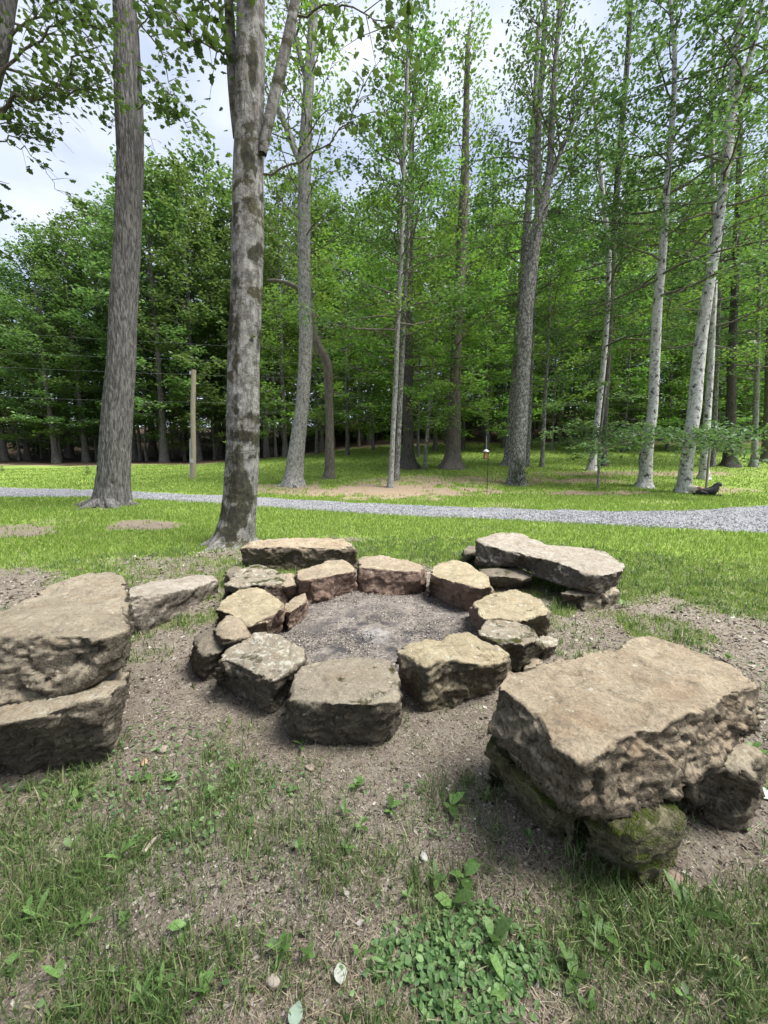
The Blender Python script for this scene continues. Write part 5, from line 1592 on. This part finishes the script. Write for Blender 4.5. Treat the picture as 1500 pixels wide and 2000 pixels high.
rs = np.random.default_rng(64)
spots = []
while len(spots) < 46:
    px, py = rs.uniform(20, 1480), rs.uniform(1500, 1985)
    p = G(px, py)
    if free(np.array([p[0]]), np.array([p[1]]))[0] and np.hypot(p[0] - PIT[0], p[1] - PIT[1]) > 1.35 and all(abs(px - a) + abs(py - b) > 55 for a, b in spots) and not (960 < px < 1500 and py < 1700):
        spots.append((px, py))
        e = thing('weed', p, 'small broad leaved weed scattered in the thin foreground grass', 'weed', 'small weeds scattered over the foreground')
        nl = int(rs.integers(4, 8)); ln = rs.uniform(.022, .045)
        for k in range(nl):
            lf = bpy.data.objects.new('leaf', me_broad if rs.random() < .7 else me_long)
            C.objects.link(lf); lf.parent = e
            lf.rotation_euler = (rs.normal(0, .2), -rs.uniform(0.0, 0.9), k * 6.283 / nl + rs.normal(0, .4))
            lf.location = (0, 0, 0.004 + rs.uniform(0, .025))
            q = ln * rs.uniform(0.6, 1.25); lf.scale = (q, q, q)


# ------------------------------------------------------------------ small things lying about
def pebble(name, px, py, size, col, label, cat, seed, flat=0.55):
    p = G(px, py)
    bm = bmesh.new()
    bmesh.ops.create_icosphere(bm, subdivisions=3, radius=1)
    co = np.array([v.co[:] for v in bm.verts])
    d = 1 + 0.22 * fbm(co * 1.3 + seed, 3, seed)
    for v, q in zip(bm.verts, d): v.co = Vector((v.co.x * q * size * 1.2, v.co.y * q * size * .85, v.co.z * q * size * flat))
    me = bpy.data.meshes.new(name); bm.to_mesh(me); bm.free()
    me.polygons.foreach_set('use_smooth', np.ones(len(me.polygons), bool))
    o = obj(name, me, plain_mat(name + '_stone', col, tuple(c * 0.6 for c in col), 40), None, p + np.array([0, 0, size * flat * .5]))
    o.rotation_euler.z = seed
    return tag(o, label, cat)


pebble('pebble', 535, 1920, .017, (0.36, 0.31, 0.25), 'pale rounded pebble on bare soil at the bottom of the view', 'pebble', 3)
pebble('pebble', 283, 1491, .016, (0.46, 0.31, 0.19), 'orange tan pebble beside the corner of the stacked left bench', 'pebble', 5)
pebble('pebble', 318, 1464, .022, (0.32, 0.27, 0.21), 'brown flat pebble on the soil right of the stacked left bench', 'pebble', 6, 0.4)
pebble('pebble', 828, 1674, .014, (0.42, 0.41, 0.38), 'small grey white pebble in the grass in mid foreground', 'pebble', 8)
pebble('pebble', 1323, 1722, .03, (0.30, 0.22, 0.18), 'flat pinkish stone on dark soil by the mossy front support', 'pebble', 9, 0.3)
pebble('pebble', 118, 1572, .018, (0.34, 0.29, 0.23), 'small flat tan pebble in front of the stacked left bench', 'pebble', 10, .4)


def fallen_leaf(px, py, size, col, rz, label, curl=0.3, crumple=0.0):
    p = G(px, py)
    n, m = 9, 5
    u = np.linspace(0, 1, n); v = np.linspace(-1, 1, m)
    U, Vv = np.meshgrid(u, v, indexing='ij')
    wd = 0.36 * np.sin(np.pi * U ** 0.8) ** 0.8 + 0.01
    X = U - 0.5; Yy = wd * Vv; Z = curl * Yy ** 2 + 0.10 * np.sin(U * 4) + 0.05
    co = np.stack([X, Yy, Z], -1).reshape(-1, 3)
    if crumple: co += crumple * np.stack([fbm(co * 4 + 3, 2, 1), fbm(co * 4 + 7, 2, 2), np.abs(fbm(co * 4 + 11, 2, 3)) * 1.6], 1)
    i, j = np.meshgrid(np.arange(n - 1), np.arange(m - 1), indexing='ij')
    f = np.stack([i * m + j, i * m + j + 1, (i + 1) * m + j + 1, (i + 1) * m + j], -1).reshape(-1, 4)
    o = obj('fallen_leaf', mesh_np('fallen_leaf', co * size, f, None, True), plain_mat('fallen_leaf_skin', col, tuple(c * .75 for c in col), 60, 0.7), None, p + np.array([0, 0, .008]))
    o.rotation_euler = (0.15, -0.1, rz)
    return tag(o, label, 'leaf')


fallen_leaf(1220, 1775, .055, (0.42, 0.36, 0.38), 2.0, 'crumpled pinkish grey dead leaf standing in grass below the mossy front support', .5, .16)
fallen_leaf(664, 1906, .045, (0.38, 0.39, 0.34), 1.8, 'pale whitish leaf on bare soil near the bottom edge', .3, .03)
fallen_leaf(578, 1986, .045, (0.24, 0.31, 0.24), 1.4, 'pale green leaf at the very bottom edge', .2, .02)
fallen_leaf(1492, 1553, .07, (0.40, 0.48, 0.40), 0.8, 'pale bluish green leaf at the right edge beside the slab support', .2, .02)
fallen_leaf(604, 1504, .05, (0.30, 0.24, 0.20), 2.6, 'brown dead leaf below the front ring stone', .5, .05)
fallen_leaf(434, 1594, .05, (0.30, 0.245, 0.21), 2.4, 'greyish brown dead leaf in the middle of the left foreground', .4, .05)


def stick(name, pts, r, col, label, cat, flatb=1.0):
    P = np.array([G(a, b) for a, b in pts]); P[:, 2] += r * .8
    u = np.linspace(0, len(P) - 1, 9)
    Q = np.stack([np.interp(u, np.arange(len(P)), P[:, k]) for k in range(3)], 1)
    Q[1:-1, :2] += np.random.default_rng(len(pts)).normal(0, r * .25, (7, 2))
    W = Wood()
    rad = np.full(9, r); rad[0] *= .5; rad[-1] *= .35
    W.add(Q, rad, 8)
    base = Q[0]
    me = W.mesh(name, base)
    return tag(obj(name, me, plain_mat(name + '_wood', col, tuple(c * .6 for c in col), 30, .9, (1, 1, 1), .6), None, base), label, cat)


stick('wood_chip', [(279, 1668), (296, 1650), (313, 1633)], .0065, (0.40, 0.34, 0.27), 'pale splinter of wood lying in the grass at the left foreground', 'wood chip')
stick('twig', [(1010, 1690), (1030, 1682), (1042, 1672)], .004, (0.12, 0.085, 0.06), 'short brown twig left of the mossy front support stone', 'twig')
stick('twig', [(1460, 1735), (1470, 1724), (1480, 1712)], .006, (0.22, 0.19, 0.17), 'grey twig on dark soil at the lower right edge', 'twig')
stick('twig', [(590, 1498), (603, 1506), (618, 1516)], .004, (0.27, 0.22, 0.18), 'thin pale twig just below the front ring stone', 'twig')

# ------------------------------------------------------------------ pole, wires, feeders
M_wood = plain_mat('weathered_wood', (0.30, 0.265, 0.20), (0.20, 0.175, 0.13), 3, 0.9, (14, 14, 1.0), 0.6, 0.01)
M_metal = plain_mat('dark_metal', (0.02, 0.02, 0.022), (0.03, 0.03, 0.03), 20, 0.5)
M_galv = plain_mat('galvanised_metal', (0.42, 0.43, 0.44), (0.33, 0.34, 0.35), 20, 0.45, metal=0.4)
M_white = plain_mat('white_paint', (0.75, 0.75, 0.72), (0.62, 0.62, 0.58), 20, 0.6)


def box(bm, c, s, rot=None):
    r = bmesh.ops.create_cube(bm, size=1)
    for v in r['verts']:
        v.co = Vector((v.co.x * s[0], v.co.y * s[1], v.co.z * s[2]))
        if rot: v.co.rotate(rot)
        v.co += Vector(c)


def bm_obj(name, bm, mat, parent=None, loc=None, bev=0.0):
    if bev: bmesh.ops.bevel(bm, geom=bm.edges[:], offset=bev, segments=2, affect='EDGES')
    me = bpy.data.meshes.new(name); bm.to_mesh(me); bm.free()
    return obj(name, me, mat, parent, loc)


b = G(377, 935)
e = thing('utility_post', b, 'bare weathered wooden post standing on the lawn between the two big left trees', 'post')
_t = atY(378, 722, b[1]) - b; topz = _t[2]
e.rotation_euler.y = math.atan2(_t[0], topz)
W = Wood(); zz = np.linspace(-0.3, topz, 24)
W.add(np.stack([0.02 * np.sin(zz * 1.3), 0 * zz, zz], 1), np.linspace(0.135, 0.115, 24), 12)
W.add(np.array([[0.0, 0, topz - .002], [0.0, 0, topz + .02]]), np.array([.115, .02]), 12)
obj('shaft', W.mesh('shaft'), M_wood, e)
bm = bmesh.new(); box(bm, (-0.13, -0.02, topz - 0.16), (0.10, 0.12, 0.16)); bm_obj('bracket', bm, M_galv, e, None, .01)
bm = bmesh.new(); box(bm, (-0.13, -0.05, 1.05), (0.05, 0.05, 2.1)); bm_obj('conduit', bm, M_galv, e, None, .01)
bm = bmesh.new(); box(bm, (-0.01, -0.135, 0.95), (0.16, 0.04, 0.22)); bm_obj('meter_box', bm, M_galv, e, None, .01)

t = NT('wire'); M_wire = t.done(t.bsdf((0.14, 0.15, 0.16), 0.5, None, 0.4))
for pts, lab in [([(-500, 622), (0, 650), (213, 663), (433, 675), (900, 690), (1500, 690), (2000, 680)], 'topmost of the thin wires crossing in front of the left wood'),
                 ([(-500, 668), (0, 689), (207, 697), (443, 705), (900, 714), (1500, 712), (2000, 702)], 'second wire from the top crossing in front of the left wood'),
                 ([(-500, 698), (0, 717), (207, 726), (443, 734), (583, 738), (900, 741), (1500, 738), (2000, 726)], 'third wire from the top at the height of the post head'),
                 ([(-500, 757), (0, 775), (203, 782), (443, 787), (720, 792), (1100, 792), (1500, 788), (2000, 776)], 'lowest and brightest wire crossing in front of the left wood')]:
    P = np.array([atY(a, c, 27) for a, c in pts])
    u = np.linspace(0, len(P) - 1, 40)
    Q = np.stack([np.interp(u, np.arange(len(P)), P[:, k]) for k in range(3)], 1)
    W = Wood(); W.add(Q, np.full(40, 0.0042), 5)
    tag(obj('utility_wire', W.mesh('utility_wire', Q[0]), M_wire, None, Q[0]), lab, 'wire', 'wires strung across the lawn')

b = G(951, 966)
u1 = np.linalg.norm(atY(951, 966, b[1]) - atY(952, 966, b[1]))
e = thing('feeder_pole', b, 'thin black metal crook pole across the road in front of the forking tree', 'pole')
zt = atY(951, 845, b[1])[2] - b[2]
W = Wood()
P = [(0, 0, -.2), (0, 0, zt - .1)] + [(-0.045 + 0.045 * math.cos(a), 0, zt - .1 + 0.09 * math.sin(a)) for a in np.linspace(0.2, 3.3, 10)]
W.add(np.array(P), np.full(len(P), 0.013), 8)
obj('crook', W.mesh('crook'), M_metal, e)
W = Wood(); W.add(np.array([(-.13, 0, .16), (-.12, 0, .12), (0, 0, .12), (.12, 0, .12), (.13, 0, .0)]), np.full(5, .009), 6)
obj('foot_step', W.mesh('foot_step'), M_metal, e)
fz = atY(948, 888, b[1])[2]
f = thing('bird_feeder', (b[0] - 0.09, b[1], fz), 'small lantern shaped bird feeder with a grey roof hanging on the black pole', 'bird feeder')
bm = bmesh.new(); box(bm, (0, 0, -0.01), (0.11, 0.11, 0.22)); bm_obj('seed_box', bm, plain_mat('seed', (0.30, 0.13, 0.06), (0.42, 0.22, 0.12), 60, .8), f, None, .006)
for sx in (-1, 1):
    for sy in (-1, 1):
        bm = bmesh.new(); box(bm, (sx * .066, sy * .066, -.01), (.016, .016, .25)); bm_obj('corner_bar', bm, M_metal, f)
bm = bmesh.new(); box(bm, (0, 0, -.14), (.18, .18, .022)); bm_obj('tray', bm, plain_mat('tray_red', (.16, .05, .03), (.1, .04, .03)), f, None, .004)
W = Wood(); W.add(np.array([(0, 0, .112), (0, 0, .125), (0, 0, .15), (0, 0, .19), (0, 0, .205)]), np.array([.125, .125, .095, .045, .02]), 16); obj('roof', W.mesh('roof'), M_galv, f)
W = Wood(); W.add(np.array([(0, 0, .20), (0, 0, .35), (0.0, 0, zt - (fz - b[2]) - 0.02)]), np.full(3, .006), 6); obj('hanger', W.mesh('hanger'), M_galv, f)

b = G(1379, 955)
e = thing('platform_feeder', b, 'leaning tan wooden post with a white tray top behind the black dog', 'bird feeder')
top = atY(1389, 846, b[1]) - b; tr = atY(1377, 858, b[1]) - b
W = Wood(); W.add(np.array([(0, 0, -.2), (0, 0, 0), tuple(top * .5), tuple(top)]), np.full(4, .045), 8); obj('post', W.mesh('post'), M_wood, e)
bm = bmesh.new(); box(bm, (tr[0], -.02, tr[2]), (.40, .34, .035)); bm_obj('tray', bm, M_white, e, None, .006)
bm = bmesh.new()
box(bm, (tr[0], -.02 - .16, tr[2] + .04), (.40, .02, .06)); bm_obj('rim', bm, M_white, e)
bm = bmesh.new(); box(bm, (tr[0] + .02, -.02, tr[2] + .11), (.20, .16, .10)); bm_obj('seed_house', bm, M_white, e, None, .01)
W = Wood(); W.add(np.array([tuple(top * .80), (tr[0] - .1, -.02, tr[2] - .01)]), np.full(2, .016), 6); obj('brace', W.mesh('brace'), M_wood, e)


# ------------------------------------------------------------------ dogs
def skin(name, verts, edges, rad, mats, pick=None, sub=2):
    me = bpy.data.meshes.new(name); me.from_pydata(verts, edges, [])
    o = bpy.data.objects.new('tmp', me); C.objects.link(o)
    o.modifiers.new('k', 'SKIN').use_smooth_shade = True
    for sv, r in zip(me.skin_vertices[0].data, rad): sv.radius = (r, r) if not isinstance(r, tuple) else r
    me.skin_vertices[0].data[0].use_root = True
    m = o.modifiers.new('s', 'SUBSURF'); m.levels = m.render_levels = sub
    out = bpy.data.meshes.new_from_object(o.evaluated_get(bpy.context.evaluated_depsgraph_get()))
    bpy.data.objects.remove(o)
    out.materials.clear()
    for q in mats: out.materials.append(q)
    if pick:
        for p in out.polygons: p.material_index = pick(p.center)
    out.name = name
    return out


def dog(loc, rz, s, coat, patch, pick, label, head_up):
    # lying, x is the way it faces; hind legs folded beside the rump, fore legs stretched ahead
    hz, hx = (0.47, 0.40) if head_up else (0.19, 0.52)
    v = [(-.30, 0, .15), (-.10, 0, .17), (.12, 0, .18), (.27, 0, .20), (.32, 0, .20 + (hz - .2) * .5), (hx - .05, 0, hz - .01), (hx + .03, 0, hz), (hx + .09, 0, hz - .03), (hx + .14, 0, hz - .04),
         (-.26, .11, .14), (-.12, .15, .13), (-.02, .16, .05), (-.18, .17, .035), (-.06, .19, .03),
         (-.26, -.11, .14), (-.12, -.15, .13), (-.02, -.16, .05), (-.18, -.17, .035), (-.06, -.19, .03),
         (.24, .10, .12), (.22, .12, .04), (.40, .11, .035), (.52, .11, .03), (.24, -.10, .12), (.22, -.12, .04), (.40, -.11, .035), (.52, -.11, .03),
         (-.40, .02, .09), (-.40, .14, .05), (-.30, .24, .03)]
    r = [.165, .15, .16, .165, .135, .108, .104, .072, .055, .085, .075, .045, .035, .028, .085, .075, .045, .035, .028, .065, .045, .036, .034, .065, .045, .036, .034, .045, .03, .022]
    e = [(0, 1), (1, 2), (2, 3), (3, 4), (4, 5), (5, 6), (6, 7), (7, 8), (0, 9), (9, 10), (10, 11), (11, 12), (12, 13), (0, 14), (14, 15), (15, 16), (16, 17), (17, 18), (3, 19), (19, 20), (20, 21), (21, 22), (3, 23), (23, 24), (24, 25), (25, 26), (0, 27), (27, 28), (28, 29)]
    root = thing('dog', loc, label, 'dog', None, rz)
    root.scale = (s, s, s)
    obj('body', skin('body', v, e, r, [coat, patch], pick), None, root)
    for sy in (-1, 1):
        ear = skin('ear', [(hx - .04, sy * .055, hz + .06), (hx - .05, sy * .085, hz + .03), (hx - .05, sy * .09, hz - .03)], [(0, 1), (1, 2)], [.02, .026, .012], [coat], None, 1)
        obj('ear', ear, None, root)
    bm = bmesh.new(); bmesh.ops.create_icosphere(bm, subdivisions=2, radius=.018)
    bm_obj('nose', bm, M_metal, root, (hx + .19, 0, hz - .03))
    for sy in (-1, 1):
        bm = bmesh.new(); bmesh.ops.create_icosphere(bm, subdivisions=1, radius=.010)
        bm_obj('eye', bm, M_metal, root, (hx + .07, sy * .06, hz + .05))


M_black = plain_mat('black_fur', (0.006, 0.006, 0.007), (0.018, 0.017, 0.017), 40, 0.65, (1, 1, 1), .5, .01)
M_grizzle = plain_mat('grizzled_fur', (0.22, 0.22, 0.24), (0.12, 0.12, 0.13), 40, .8)
M_cream = plain_mat('cream_fur', (0.58, 0.53, 0.45), (0.48, 0.42, 0.34), 40, .85, (1, 1, 1), .5, .01)
M_tanfur = plain_mat('tan_fur', (0.24, 0.14, 0.09), (0.34, 0.22, 0.14), 40, .85)
p = G(1379, 968)
dog(p, R(-12), 0.92, M_black, M_grizzle, lambda c: 1 if c.x > .475 and c.z > .33 else 0, 'black dog lying on the grass with its head raised, facing right', True)
p = G(1357, 964)
dog(p, R(118), 1.0, M_cream, M_tanfur, lambda c: 1 if (c.x < -.12 and c.z > .16) or (c.x > .45 and c.y > .0) else 0, 'cream and tan dog lying behind the black dog beside the forked birch', False)
